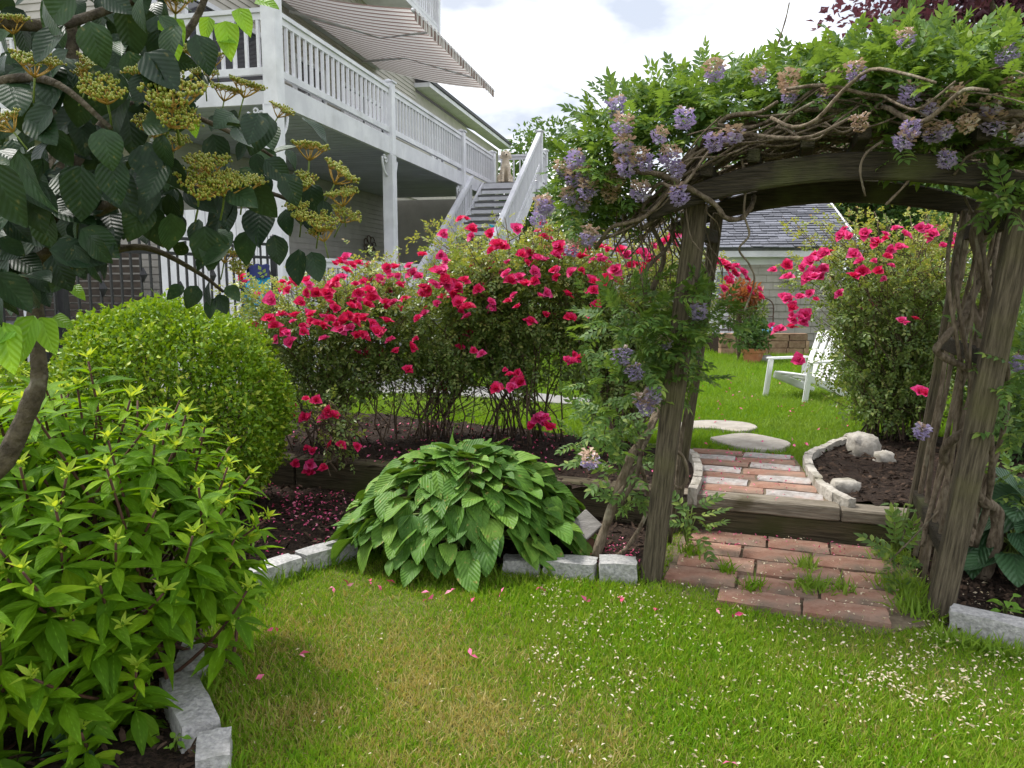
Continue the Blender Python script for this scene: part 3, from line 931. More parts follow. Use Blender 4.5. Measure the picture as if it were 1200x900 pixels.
# ================================================================== the house with deck, porch and stair
HD = Vector((0.2153, 0.9765, 0)).normalized()
HN = Vector((HD.y, -HD.x, 0))
C0 = P(321, 100, 10.3); C0.z = 0
def H(t, b, z=0.0):
    return C0 + HD * t + HN * b + Vector((0, 0, z))
def proj(p):
    d = p - Vector((0, 0, CAM_Z))
    f = d.y * cp - d.z * sp
    return 600 + F * d.x / f, 450 - F * (d.y * sp + d.z * cp) / f
def Ht(px, b, z):
    lo_, hi_ = -6.0, 60.0
    for _ in range(50):
        m_ = (lo_ + hi_) / 2
        if proj(H(m_, b, z))[0] < px: lo_ = m_
        else: hi_ = m_
    return lo_
DZ, RT, PF = 4.04, 4.95, 0.9          # deck floor, rail top, porch floor
t2, t3, t4 = Ht(457, 0, DZ), Ht(541, 0, DZ), Ht(577, 0, DZ)
house = thing('house', 'pale house with white railed upper deck, porch below and outside stair', 'house', H(6, -4, UZ))
def hbox(name, t0, t1, b0, b1, z0, z1, mat, parent=house, bevel=0.0):
    mb = MB(); mb.box(H((t0 + t1) / 2, (b0 + b1) / 2, (z0 + z1) / 2), (abs(b1 - b0), abs(t1 - t0), z1 - z0), HN, HD)
    return mb.obj(name, mat, parent, bevel=bevel)
def siding(name, p0, p1, z0, z1, out, mat, course=0.12, parent=house, skip=()):
    """clapboard courses, each tilted out at its foot"""
    mb = MB(); p0, p1, out = Vector(p0), Vector(p1), Vector(out)
    z = z0
    while z < z1 - 0.01:
        zt = min(z + course, z1)
        a0, a1 = p0 + out * 0.02, p1 + out * 0.02
        mb.add([Vector((a0.x, a0.y, z)), Vector((a1.x, a1.y, z)), Vector((p1.x, p1.y, zt)), Vector((p0.x, p0.y, zt)),
                Vector((p0.x, p0.y, z)), Vector((p1.x, p1.y, z))], [(0, 1, 2, 3), (4, 5, 1, 0)])
        z = zt
    return mb.obj(name, mat, parent)
NT = 1.7                               # near face of the house body
hbox('wall_core', NT + 0.03, 14, -12, -3.03, UZ - 0.1, 11.5, M['siding'])
siding('siding', H(NT, -3), H(14, -3), DZ, 11.5, HN, M['siding'])
siding('siding', H(NT, -12), H(NT, -3), PF, 11.5, -HD, M['siding'])
siding('siding', H(NT, -3), H(14, -3), PF, DZ - 0.2, HN, M['porchwall'])
hbox('corner_board', NT - 0.05, NT + 0.1, -3.06, -2.95, DZ, 11.5, M['white'])
# farther wing with a dark roof edge
hbox('wing_wall', 14.0, 25, -10, -3.0, UZ - 0.1, 7.3, M['siding'])
mb = MB(); mb.box(H(19.6, -2.75, 7.46), (0.5, 11.4, 0.13), HN, HD); mb.obj('eave', M['white'], house)
mb = MB(); mb.add([H(13.9, -2.45, 7.54), H(25.3, -2.45, 7.54), H(25.3, -6.5, 9.2), H(13.9, -6.5, 9.2), H(13.9, -2.45, 7.64), H(25.3, -2.45, 7.64), H(25.3, -6.5, 9.3), H(13.9, -6.5, 9.3)],
                  [(0, 3, 2, 1), (4, 5, 6, 7), (0, 1, 5, 4), (1, 2, 6, 5), (2, 3, 7, 6), (3, 0, 4, 7)])
mb.obj('roof', M['roof'], house)
# windows and doors on the deck wall
def opening(name, t0, t1, z0, z1, b=-2.97, fr=0.09, mull=0, parent=house):
    f = MB()
    f.box(H((t0 + t1) / 2, b + 0.02, z1), (0.07, t1 - t0 + fr, fr), HN, HD)
    f.box(H((t0 + t1) / 2, b + 0.02, z0), (0.07, t1 - t0 + fr, fr), HN, HD)
    f.box(H(t0, b + 0.022, (z0 + z1) / 2), (0.07, fr, z1 - z0 - fr), HN, HD)
    f.box(H(t1, b + 0.022, (z0 + z1) / 2), (0.07, fr, z1 - z0 - fr), HN, HD)
    for k in range(mull):
        f.box(H(t0 + (t1 - t0) * (k + 1) / (mull + 1), b + 0.02, (z0 + z1) / 2), (0.05, 0.06, z1 - z0 - fr), HN, HD)
    o = f.obj(name, M['white'], parent)
    g_ = MB(); g_.box(H((t0 + t1) / 2, b, (z0 + z1) / 2), (0.03, t1 - t0, z1 - z0), HN, HD); g_.obj('pane', M['glass'], o)
    return o
opening('sliding_door', 2.5, 5.3, DZ + 0.06, DZ + 2.2, mull=1)
opening('window', 6.2, 7.6, DZ + 0.9, DZ + 2.2, mull=1)
opening('sliding_door', 8.6, 11.2, DZ + 0.06, DZ + 2.2, mull=1)
opening('window', 3.2, 6.4, 8.25, 9.7, mull=1)
opening('window', 15.4, 16.6, DZ + 0.9, DZ + 2.2, mull=1)
td = Ht(491, -3, 2.0)
opening('porch_door', td, td + 1.15, PF + 0.05, PF + 2.1)
dpn = MB(); dpn.box(H(td + 0.57, -2.92, PF + 0.5), (0.05, 0.95, 0.85), HN, HD); dpn.obj('door_panel', M['white'], house)
# porch back wall ornaments
tw_ = Ht(433, -2.95, 2.3)
wr = thing('wall_ornament', 'dark scrolled metal ornament hanging on the porch wall', 'wall art', H(tw_, -2.92, 2.4))
for k in range(7):
    a = 2 * math.pi * k / 7
    c = H(tw_ + 0.28 * math.cos(a), -2.93, 2.45 + 0.16 * math.sin(a))
    pts = [c + HD * 0.13 * math.cos(q) + Vector((0, 0, 0.10 * math.sin(q))) for q in np.linspace(0, 5.2, 14)]
    mb = MB(); mb.tube(pts, 0.014, 5); mb.obj('scroll', M['rust'], wr, smooth=True)
ts = Ht(478, -2.95, 2.2)
sg = MB(); sg.box(H(ts, -2.94, 2.32), (0.03, 0.5, 0.34), HN, HD); sg2 = sg.obj('wall_sign', M['white']); tag(sg2, 'small white framed plaque on the porch wall beside the door', 'sign')
sg = MB(); sg.box(H(ts, -2.918, 2.32), (0.016, 0.38, 0.22), HN, HD); sg.obj('face', M['porchwall'], sg2)
# deck
hbox('deck_floor', 0.02, t4, -3.0, -0.02, DZ - 0.06, DZ, M['tread'])
hbox('deck_floor', 0.02, NT, -9.0, -3.002, DZ - 0.06, DZ, M['tread'])
hbox('fascia', -0.02, t4 + 0.02, -0.035, 0.035, DZ - 0.27, DZ + 0.03, M['white'])
hbox('fascia', -0.035, 0.035, -9.0, -0.04, DZ - 0.27, DZ + 0.03, M['white'])
nb = int((t4 - 0.1) / 0.24)
for k in range(nb):
    hbox('ceiling_board', 0.06 + k * 0.24, 0.06 + k * 0.24 + 0.212, -2.98, -0.05, DZ - 0.2, DZ - 0.17 - 0.004 * (k % 2), M['ceil'])
hbox('porch_end_ceiling', 0.06, NT, -9.0, -3.0, DZ - 0.2, DZ - 0.17, M['ceil'])
hbox('porch_floor', 0.0, 9.0, -3.0, 0.0, PF - 0.06, PF, M['tread'])
hbox('porch_floor', 0.0, NT, -9.0, -3.002, PF - 0.06, PF, M['tread'])
hbox('porch_end_wall', 12.2, 12.3, -3.0, -0.1, UZ - 0.1, DZ - 0.2, M['porchwall'])
def col(t, b, z0, z1, w, cap=True, name='post'):
    o = hbox(name, t - w / 2, t + w / 2, b - w / 2, b + w / 2, z0, z1, M['white'], bevel=0.008)
    if cap:
        mb = MB(); w2 = w + 0.05
        mb.box(H(t, b, z1 + 0.015), (w2, w2, 0.03), HN, HD)
        base = [H(t + a * w / 2, b + c * w / 2, z1 + 0.031) for a, c in ((-1, -1), (1, -1), (1, 1), (-1, 1))]
        mb.add(base + [H(t, b, z1 + 0.08)], [(0, 1, 4), (1, 2, 4), (2, 3, 4), (3, 0, 4)])
        mb.obj('cap', M['white'], o)
    return o
for t in (0.0, t2, t3, t4):
    col(t, 0.0, DZ - 0.29 if t else DZ - 0.31, RT + (0.05 if t else 0.9), 0.17 if t else 0.2, cap=True)
for t in (0.0, t2, t3, t4):
    col(t, -0.02, PF - 0.7, DZ - 0.28, 0.2, cap=False)
col(0.0, -5.5, DZ - 0.31, RT + 0.05, 0.17)
col(0.0, -5.5, UZ, DZ - 0.28, 0.2, cap=False)
# scroll brackets at the post heads
def bracket(t, sgn, axis):
    def at_(x, z): return (H(t + sgn * x, -0.02, z) if axis == 't' else H(t, -0.02 + sgn * x, z))
    mb = MB(); z0 = DZ - 0.29
    mb.tube([at_(0.1 + 0.26 * math.sin(a), z0 - 0.36 + 0.34 * (1 - math.cos(a)) ) for a in np.linspace(0.0, 1.45, 9)], 0.022, 5)
    for (cx, cz, r) in ((0.17, -0.10, 0.04), (0.25, -0.05, 0.03)):
        mb.tube([at_(cx + r * math.cos(a), z0 + cz + r * math.sin(a)) for a in np.linspace(0, 6.0, 12)], 0.016, 5)
    mb.obj('bracket', M['white'], house, smooth=True)
for t in (0.0, t2, t3):
    bracket(t, 1, 't')
    if t > 0: bracket(t, -1, 't')
bracket(0.0, -1, 'b')
# railings: top and bottom rails with balusters
bal_mesh = {}
def railing(pa, pb, ztop, zbot, gap=0.17, slope=0.0, name='railing', bw=0.038):
    pa, pb = Vector(pa), Vector(pb)
    d = pb - pa; l = d.length; u = d / l
    mb = MB()
    up = Vector((0, 0, 1))
    mb.beam(pa + up * (ztop - 0.03), pb + up * (ztop - 0.03), 0.10, 0.055)
    mb.beam(pa + up * (ztop - 0.10), pb + up * (ztop - 0.10), 0.045, 0.08)
    mb.beam(pa + up * (zbot + 0.045), pb + up * (zbot + 0.045), 0.06, 0.09)
    r = mb.obj(name, M['white'], house)
    h = ztop - zbot - 0.22
    key = round(h, 3)
    if key not in bal_mesh:
        m2 = MB(); m2.box((0, 0, 0), (bw, bw, h)); bal_mesh[key] = m2.mesh('baluster', M['white'])
    n_ = max(1, int(l / gap))
    az = math.atan2(HD.y, HD.x)
    for i in range(n_):
        p = pa + d * ((i + 0.5) / n_)
        ob('baluster', bal_mesh[key], r, Matrix.Translation(p + up * ((ztop - 0.13 + zbot + 0.09) / 2)) @ Matrix.Rotation(az, 4, 'Z'))
    return r
for a, b_ in ((0.1, t2 - 0.09), (t2 + 0.09, t3 - 0.09), (t3 + 0.09, t4 - 0.09)):
    railing(H(a, 0), H(b_, 0), RT, DZ + 0.1)
railing(H(0, -5.4), H(0, -0.11), RT, DZ + 0.1)
railing(H(0.11, -0.02), H(t2 - 0.11, -0.02), 1.85, PF + 0.08, gap=0.16)
railing(H(t2 + 0.11, -0.02), H(t2 + 3.0, -0.02), 1.85, PF + 0.08, gap=0.16)
# white board skirt below the porch, white screen at its near end
mb = MB()
for k in range(60):
    mb.box(H(0.06 + k * 0.15, 0.0, (UZ + PF - 0.06) / 2), (0.03, 0.135, PF - 0.07 - UZ), HN, HD)
sk = mb.obj('porch_skirt', M['white'], house)
for k in range(11):
    hbox('screen_board', -0.10, -0.07, -0.13 - k * 0.15 - 0.14, -0.13 - k * 0.15, UZ, 2.45, M['white'])
for k in range(16):
    hbox('screen_slat', 0.6, 0.63, -7.5, -2.6, UZ + 0.1 + k * 0.11, UZ + 0.1 + k * 0.11 + 0.085, M['brownwood'])
hbox('corner_board', 0.5, 0.58, -4.62, -4.38, UZ, DZ - 0.3, M['white'])
hbox('corner_board', 0.5, 0.58, -5.7, -5.5, UZ, DZ - 0.3, M['siding'])
# upper balcony rail above the awning
tb0, tb1 = 4.2, Ht(514, -1.9, 9.0)
hbox('balcony_floor', tb0, tb1, -3.02, -1.9, 8.62, 8.75, M['white'])
railing(H(tb0, -1.95), H(tb1 - 0.08, -1.95), 9.75, 8.78)
col(tb1, -1.95, 8.6, 9.85, 0.17)
railing(H(tb1, -2.95), H(tb1, -2.1), 9.75, 8.78)
# stair down towards the garden, beside the deck
SL0, SLOPE = 10.4, 0.58
nst = 20; rise = (DZ - UZ) / nst; run = rise / SLOPE
hbox('landing', SL0, t4 + 0.1, 0.05, 1.5, DZ - 0.12, DZ - 0.003, M['tread'])
hbox('landing_fascia', SL0 - 0.03, SL0 - 0.002, 0.05, 1.5, DZ - 0.2, DZ - 0.02, M['white'])
hbox('landing_fascia', SL0, t4 + 0.1, 1.502, 1.54, DZ - 0.3, DZ + 0.01, M['white'])
for k in range(1, nst):
    z = DZ - k * rise; ta = SL0 - k * run
    hbox('tread', ta - 0.03, ta + run, 0.12, 1.42, z - 0.04, z, M['tread'])
    if k < 9: hbox('riser', ta + run - 0.02, ta + run - 0.002, 0.13, 1.41, z + 0.06, z + rise - 0.045, M['white'])
tE = SL0 - nst * run
def stringer(b):
    mb = MB(); mb.beam(H(SL0, b, DZ - 0.12), H(tE, b, UZ - 0.12), 0.05, 0.28); mb.obj('stringer', M['white'], house)
stringer(0.09); stringer(1.45)
def stair_rail(b, tA, tB, dz=0.0):
    zf = lambda t: DZ + dz + (t - SL0) * SLOPE
    pa, pb = H(tA, b, zf(tA)), H(tB, b, zf(tB))
    mb = MB(); up = Vector((0, 0, 1))
    mb.beam(pa + up * 0.97, pb + up * 0.97, 0.10, 0.06); mb.beam(pa + up * 0.89, pb + up * 0.89, 0.045, 0.09); mb.beam(pa + up * 0.16, pb + up * 0.16, 0.06, 0.10)
    r = mb.obj('stair_railing', M['white'], house)
    m2 = MB(); m2.box((0, 0, 0), (0.04, 0.04, 0.72)); me = m2.mesh('baluster', M['white'])
    n_ = int(abs(tA - tB) / 0.15)
    for i in range(n_):
        ob('baluster', me, r, Matrix.Translation(pa.lerp(pb, (i + .5) / n_) + up * 0.5) @ Matrix.Rotation(math.atan2(HD.y, HD.x), 4, 'Z'))
stair_rail(1.45, SL0 + 0.55, tE + 0.2)
stair_rail(0.09, SL0 - 1.15, tE + 0.2, -0.3)
col(SL0 + 0.62, 1.45, DZ - 0.3, RT + 0.42, 0.15)
col(tE + 0.1, 1.45, UZ, UZ + 1.15, 0.13); col(tE + 0.1, 0.09, UZ, UZ + 1.15, 0.13)
col(t4 + 0.1, 1.45, UZ, RT + 0.06, 0.15)
col(SL0 + 0.3, 1.45, UZ, DZ - 0.3, 0.14, cap=False)
railing(H(t4 + 0.1, 0.15), H(t4 + 0.1, 1.36), RT, DZ + 0.1)
railing(H(SL0 + 0.72, 1.45), H(t4 + 0.0, 1.45), RT, DZ + 0.1)

# ------------------------------------------------------------------ awning over the deck
ta0, ta1 = Ht(484, 0.25, 6.45), Ht(578, 0.25, 6.45)
aw = thing('awning', 'brown and cream striped awning stretched out over the upper deck', 'awning', H(8, -2.9, 7.1))
nseg = 24
def awn(t, f):                       # f 0 at the wall, 1 at the front bar
    return H(t, -2.92 + 3.17 * f, 7.15 - 0.7 * f - 0.09 * math.sin(math.pi * f))
vv, ff, uv = [], [], []
for i in range(nseg + 1):
    for j in range(9):
        t = ta0 + (ta1 - ta0) * i / nseg
        vv.append(awn(t, j / 8)); uv.append((i / nseg, j / 8))
for i in range(nseg):
    for j in range(8): ff.append((i * 9 + j, i * 9 + j + 1, (i + 1) * 9 + j + 1, (i + 1) * 9 + j))
ob('canopy', base_mesh('canopy', (vv, ff, uv), M['awning']), aw)
vv, ff, uv = [], [], []
ns_ = nseg * 6
for i in range(ns_ + 1):
    t = ta0 + (ta1 - ta0) * i / ns_
    top = awn(t, 1.0) + HN * 0.03
    vv += [top, top - Vector((0, 0, 0.20 + 0.03 * abs(math.sin(math.pi * i / 6)))) + HN * 0.015 * math.sin(i * 0.9)]; uv += [(i / ns_, 0), (i / ns_, 1)]
for i in range(ns_): ff.append((2 * i, 2 * i + 1, 2 * i + 3, 2 * i + 2))
ob('valance', base_mesh('valance', (vv, ff, uv), M['awning']), aw)
mb = MB(); mb.tube([awn(ta0 - .03, 1.0) - Vector((0, 0, .03)), awn(ta1 + .03, 1.0) - Vector((0, 0, .03))], 0.035, 8); mb.obj('front_bar', M['white'], aw, smooth=True)
for t in (ta0 + 1.2, ta1 - 1.2):
    e = 1.1 if t < 9 else -1.1
    mb = MB(); mb.tube([awn(t, 0.02) - Vector((0, 0, .12)), H(t + e, -1.3, 6.72)], 0.03, 6); mb.tube([H(t + e, -1.3, 6.72), awn(t, 0.99) - Vector((0, 0, .05))], 0.025, 6)
    mb.obj('folding_arm', M['white'], aw, smooth=True)
mb = MB(); mb.box(H((ta0 + ta1) / 2, -2.9, 7.21), (0.18, ta1 - ta0 + 0.1, 0.16), HN, HD); mb.obj('cassette', M['white'], aw)

# ------------------------------------------------------------------ dog sitting at the stair head
def blob_mesh(name, balls, mat, voxel):
    mb = MB()
    for c, r in balls: mb.ball(c, r, 12, 9)
    me = mb.mesh(name, mat, smooth=True)
    o = bpy.data.objects.new(name, me); COL.objects.link(o)
    md = o.modifiers.new('remesh', 'REMESH'); md.mode = 'VOXEL'; md.voxel_size = voxel; md.use_smooth_shade = True
    m2 = o.modifiers.new('smooth', 'SMOOTH'); m2.iterations = 4; m2.factor = 0.5
    dg = bpy.context.evaluated_depsgraph_get()
    me2 = bpy.data.meshes.new_from_object(o.evaluated_get(dg))
    bpy.data.objects.remove(o); bpy.data.meshes.remove(me)
    me2.materials.clear(); me2.materials.append(mat)
    return me2
fur = pmat('cream_fur', (0.62, 0.50, 0.36), (0.80, 0.70, 0.56), scale=9, rough=0.95, bump=0.8, bscale=60)
nosem = pmat('dark_nose', (0.012, 0.011, 0.01), rough=0.35, spec=0.5)
def seg(a, b_, ra, rb, n=5):
    a, b_ = Vector(a), Vector(b_)
    return [(a.lerp(b_, k / n), ra + (rb - ra) * k / n) for k in range(n + 1)]
# local: dog faces -Y, z up, sitting
balls = seg((0, .17, .16), (0, -.06, .40), .15, .105, 6) + seg((0, -.06, .40), (0, -.11, .56), .095, .075, 4) + [((0, -.13, .63), (.095, .105, .09))]
balls += seg((0, -.2, .61), (0, -.255, .59), .05, .036, 3)
for s in (-1, 1):
    balls += seg((s * .07, -.09, .34), (s * .075, -.12, .04), .052, .034, 6) + [((s * .075, -.16, .025), (.042, .06, .028))]
    balls += [((s * .12, .12, .11), (.075, .13, .11))] + seg((s * .13, .02, .05), (s * .14, -.08, .03), .05, .035, 3)
    balls += seg((s * .085, -.10, .67), (s * .115, -.10, .56), .032, .028, 3)
balls += seg((0, .3, .06), (.16, .42, .04), .04, .03, 5)
dogm = Matrix.Translation(H(SL0 + 0.22, 0.62, DZ)) @ Matrix.Rotation(0.1, 4, 'Z') @ Matrix.Scale(1.12, 4)
dog = ob('dog', blob_mesh('dog', balls, fur, 0.014), None, dogm)
tag(dog, 'cream coloured dog sitting at the top of the white outside stair', 'dog')
for c, r, nm in (((0, -.29, .605), .02, 'nose'), ((.042, -.215, .655), .013, 'eye'), ((-.042, -.215, .655), .013, 'eye')):
    m2 = MB(); m2.ball(c, r, 8, 6); ob(nm, m2.mesh(nm, nosem, smooth=True), dog, dogm)

# cloth things -------------------------------------------------------
def cloth(name, c, w, h, d, X, mat, seed):
    mb = MB(); X = Vector(X).normalized(); Nn = Vector((-X.y, X.x, 0)); vv, ff = [], []
    for side_ in (0, 1):
        for j in range(9):
            for i in range(9):
                u_, v_ = i / 8 - .5, j / 8
                off = (0.035 + 0.03 * math.sin(i * 1.7 + seed) * v_) * (1 if side_ else -1) * (0.25 + v_)
                vv.append(Vector(c) + X * (w * u_ * (1 - 0.12 * math.sin(v_ * 3))) + Nn * off + Vector((0, 0, -h * v_ * (1 if side_ else 0.8) + 0.01 * math.sin(i * 2.1))))
    for s in (0, 1):
        for j in range(8):
            for i in range(8):
                k = s * 81 + j * 9 + i; ff.append((k, k + 1, k + 10, k + 9))
    for i in range(8): ff.append((i, 81 + i, 81 + i + 1, i + 1))
    mb.add(vv, ff)
    return mb.obj(name, mat, None, smooth=True)
cy = cloth('towel', P(577, 264, H(6.6, 1.45).y) , 0.42, 0.5, 0.1, HD, M['cyan'], 2)
tag(cy, 'turquoise towel hanging over the white stair rail above the roses', 'towel')

# ------------------------------------------------------------------ black iron fence
FA, FB = Vector((-4.45, 3.9, UZ)), Vector((-2.62, 8.55, UZ))
fdir = (FB - FA).normalized(); flen = (FB - FA).length
FT = 1.93
fen = thing('iron_fence', 'black iron picket fence in front of the porch', 'fence', FA.lerp(FB, 0.5))
for z in (FT - 0.03, FT - 0.17, UZ + 0.2):
    mb = MB(); mb.beam(FA + Vector((0, 0, z - UZ)), FB + Vector((0, 0, z - UZ)), 0.03, 0.03); mb.obj('rail', M['iron'], fen)
pk = MB(); pk.box((0, 0, (FT - UZ) / 2 - 0.02), (0.017, 0.017, FT - UZ - 0.06)); pkm = pk.mesh('picket', M['iron'])
dm = MB(); dm.add([(0, -.045, 0), (0, 0, .07), (0, .045, 0), (0, 0, -.07), (.014, 0, 0), (-.014, 0, 0)], [(0, 1, 4), (1, 2, 4), (2, 3, 4), (3, 0, 4), (1, 0, 5), (2, 1, 5), (3, 2, 5), (0, 3, 5)])
dmm = dm.mesh('diamond_ornament', M['iron'])
fang = math.atan2(fdir.y, fdir.x) - math.pi / 2
npk = int(flen / 0.105)
for i in range(1, npk):
    p = FA + fdir * (flen * i / npk)
    ob('picket', pkm, fen, Matrix.Translation(p) @ Matrix.Rotation(fang, 4, 'Z'))
    if i % 4 == 2 and i > npk * 0.4:
        for z in (1.0, 1.35): ob('diamond_ornament', dmm, fen, Matrix.Translation(p + Vector((0.02, 0, z - (0.12 if i % 8 == 2 else 0)))) @ Matrix.Rotation(fang, 4, 'Z'))
for p in (FA, FA.lerp(FB, 0.48), FB):
    mb = MB(); mb.box(p + Vector((0, 0, (FT - UZ) / 2)), (0.06, 0.06, FT - UZ + 0.04)); mb.ball(p + Vector((0, 0, FT - UZ + .05)), 0.035, 8, 6); mb.obj('fence_post', M['iron'], fen)
pq = FA + fdir * (flen * 0.925)
b1 = cloth('towel', Vector((pq.x, pq.y, 1.55)) + Vector((.05, 0, 0)), 0.42, 0.42, 0.1, fdir, M['blue'], 1)
tag(b1, 'bright blue towel hanging on the black iron fence', 'towel')
b2 = cloth('towel', Vector((pq.x, pq.y, 1.68)) + Vector((.075, 0, 0)), 0.36, 0.17, 0.1, fdir, M['navy'], 4)
tag(b2, 'navy cloth folded over the fence above the bright blue towel', 'towel')

# ================================================================== shed across the back lawn
SY = 15.2
SR = P(1001, 293, SY - 0.4); SLv = P(672, 305, SY + 0.35)
sx = Vector((SR.x - SLv.x, SR.y - SLv.y, 0)).normalized(); sn = Vector((sx.y, -sx.x, 0))      # sn points to the garden
EZ = SR.z - 0.05
S0 = Vector((SLv.x, SLv.y, 0)); SLEN = (Vector((SR.x, SR.y, 0)) - S0).length
def S(a, out, z): return S0 + sx * a + sn * out + Vector((0, 0, z))
shed = thing('shed', 'grey roofed beige shed with white trim at the back of the lawn', 'shed', S(SLEN / 2, 0, UZ))
def sbox(name, a0, a1, o0, o1, z0, z1, mat, parent=shed):
    mb = MB(); mb.box(S((a0 + a1) / 2, (o0 + o1) / 2, (z0 + z1) / 2), (a1 - a0, abs(o1 - o0), z1 - z0), sx, sn); return mb.obj(name, mat, parent)
sbox('wall', 0, SLEN - 0.18, -5.0, -0.02, UZ - 0.1, EZ, M['siding_shed'])
crs = 0.14; k = 0; z = UZ + 0.02
while z < EZ - 0.16:
    mb = MB(); a0, a1 = 0.0, SLEN - 0.2
    mb.add([S(a0, 0.025, z), S(a1, 0.025, z), S(a1, 0.004, z + crs), S(a0, 0.004, z + crs), S(a0, -0.01, z), S(a1, -0.01, z)], [(0, 1, 2, 3), (4, 5, 1, 0)])
    o = mb.obj('siding_course', M['siding_shed'], shed)
    # vertical joints of the shingle siding, staggered
    jn = MB(); a = a0 + (0.11 if k % 2 else 0.3)
    while a < a1 - 0.1:
        jn.add([S(a, 0.0275, z + 0.004), S(a + 0.012, 0.0275, z + 0.004), S(a + 0.012, 0.0085, z + crs - 0.004), S(a, 0.0085, z + crs - 0.004)], [(0, 1, 2, 3)]); a += random.uniform(0.16, 0.3)
    jn.obj('joints', pmat('siding_joint', (0.27, 0.255, 0.22)) if k == 0 else bpy.data.materials['siding_joint'], o)['kind'] = 'stuff'
    z += crs; k += 1
sbox('fascia', -0.2, SLEN + 0.05, 0.22, 0.27, EZ - 0.08, EZ + 0.09, M['white'])
sbox('soffit', -0.2, SLEN + 0.05, -0.02, 0.219, EZ - 0.06, EZ - 0.03, M['white'])
sbox('frieze', 0, SLEN - 0.18, 0.0, 0.035, EZ - 0.22, EZ - 0.062, M['white'])
# roof: deck plus rows of shingles
RUN, RISE = 3.3, 1.36
rl = math.hypot(RUN, RISE); rdir = (sn * -RUN + Vector((0, 0, RISE))).normalized(); rn = sx.cross(rdir).normalized()
if rn.z < 0: rn = -rn
E0 = S(-0.2, 0.30, EZ + 0.10)
mb = MB(); mb.box(E0 + sx * (SLEN + 0.25) / 2 + rdir * rl / 2 - rn * 0.04, (SLEN + 0.25, rl, 0.06), sx, rdir, rn); rf = mb.obj('roof', M['roof'], shed)
mb = MB(); back = (sn * -RUN - Vector((0, 0, RISE))).normalized()
mb.box(E0 + sx * (SLEN + 0.25) / 2 + rdir * rl + back * rl / 2 - Vector((0, 0, 0.06)), (SLEN + 0.25, rl, 0.06), sx, back, sx.cross(back)); mb.obj('roof_back', M['roof'], shed)
mb = MB(); mb.beam(E0 + sx * (SLEN + 0.27) - rn * 0.05, E0 + sx * (SLEN + 0.27) + rdir * rl - rn * 0.05, 0.04, 0.16, up=rn); mb.obj('rake_board', M['white'], shed)
mb = MB(); mb.add([S(SLEN - 0.19, 0, UZ), S(SLEN - 0.19, -RUN, UZ), S(SLEN - 0.19, -RUN * 2, UZ), S(SLEN - 0.19, -RUN * 2, EZ), S(SLEN - 0.19, -RUN, EZ + RISE - 0.1), S(SLEN - 0.19, 0, EZ)], [(0, 1, 2, 3, 4, 5)])
mb.obj('gable_wall', M['siding_shed'], shed)
rowp = 0.15; nr = int(rl / rowp)
spos = []; mb = MB()
for r in range(nr):
    a = -random.uniform(0, 0.2)
    while a < SLEN + 0.2:
        wd = random.choice((0.17, 0.22, 0.28, 0.34)); a1 = min(a + wd - 0.008, SLEN + 0.25)
        if a1 > 0:
            a0 = max(a, 0.0); lift = random.choice((0.0, 0.009, 0.014))
            lo_ = E0 + rdir * (r * rowp - 0.02 - random.choice((0, 0.006, 0.03))) + rn * (0.022 + lift); hi_ = E0 + rdir * ((r + 1) * rowp + 0.02) + rn * 0.004
            p = [lo_ + sx * a0, lo_ + sx * a1, hi_ + sx * a1, hi_ + sx * a0, lo_ + sx * a0 - rn * 0.02, lo_ + sx * a1 - rn * 0.02]
            mb.add(p, [(0, 1, 2, 3), (4, 5, 1, 0)])
        a += wd
o = mb.obj('shingles', M['shingle'], rf); o['kind'] = 'stuff'
# shed window
def s_at(px, py): # position along the shed wall and height of a pixel
    d = ray(px, py); nrm = sn; p0 = S0; c = Vector((0, 0, CAM_Z))
    t = (p0 - c).dot(nrm) / d.dot(nrm); q = c + d * t
    return (q - S0).dot(sx), q.z
a0, z1 = s_at(834, 313); a1, z0 = s_at(861, 350)
wf = MB()
for (x0, x1, y0, y1) in ((a0, a1, z1 - 0.09, z1), (a0, a1, z0, z0 + 0.09), (a0, a0 + 0.09, z0 + 0.09, z1 - 0.09), (a1 - 0.09, a1, z0 + 0.09, z1 - 0.09)):
    wf.box(S((x0 + x1) / 2, 0.03, (y0 + y1) / 2), (x1 - x0, 0.07, y1 - y0), sx, sn)
wfo = wf.obj('window', M['white'], shed)
sbox('pane', a0 + 0.05, a1 - 0.05, 0.026, 0.032, z0 + 0.05, z1 - 0.05, pmat('window_glass', (0.20, 0.23, 0.28), rough=0.08, spec=0.6), wfo)
a0, z1 = s_at(818, 372); a1, z0 = s_at(859, 411)
pd = MB(); pd.box(S((a0 + a1) / 2, 0.3, UZ + 0.3), (a1 - a0, 0.5, 0.06), sx, sn)
for q in (0, 1):
    for w in (0.08, 0.52): pd.box(S((a0 + 0.05) if q == 0 else (a1 - 0.05), w, UZ + 0.135), (0.06, 0.06, 0.27), sx, sn)
for q in range(4): pd.box(S((a0 + a1) / 2, 0.06 + 0.01 * q, UZ + 0.42 + 0.11 * q), (a1 - a0, 0.03, 0.09), sx, sn)
pdo = pd.obj('garden_bench', M['plastic']); tag(pdo, 'low white bench against the shed wall, left of the terracotta pot', 'bench')
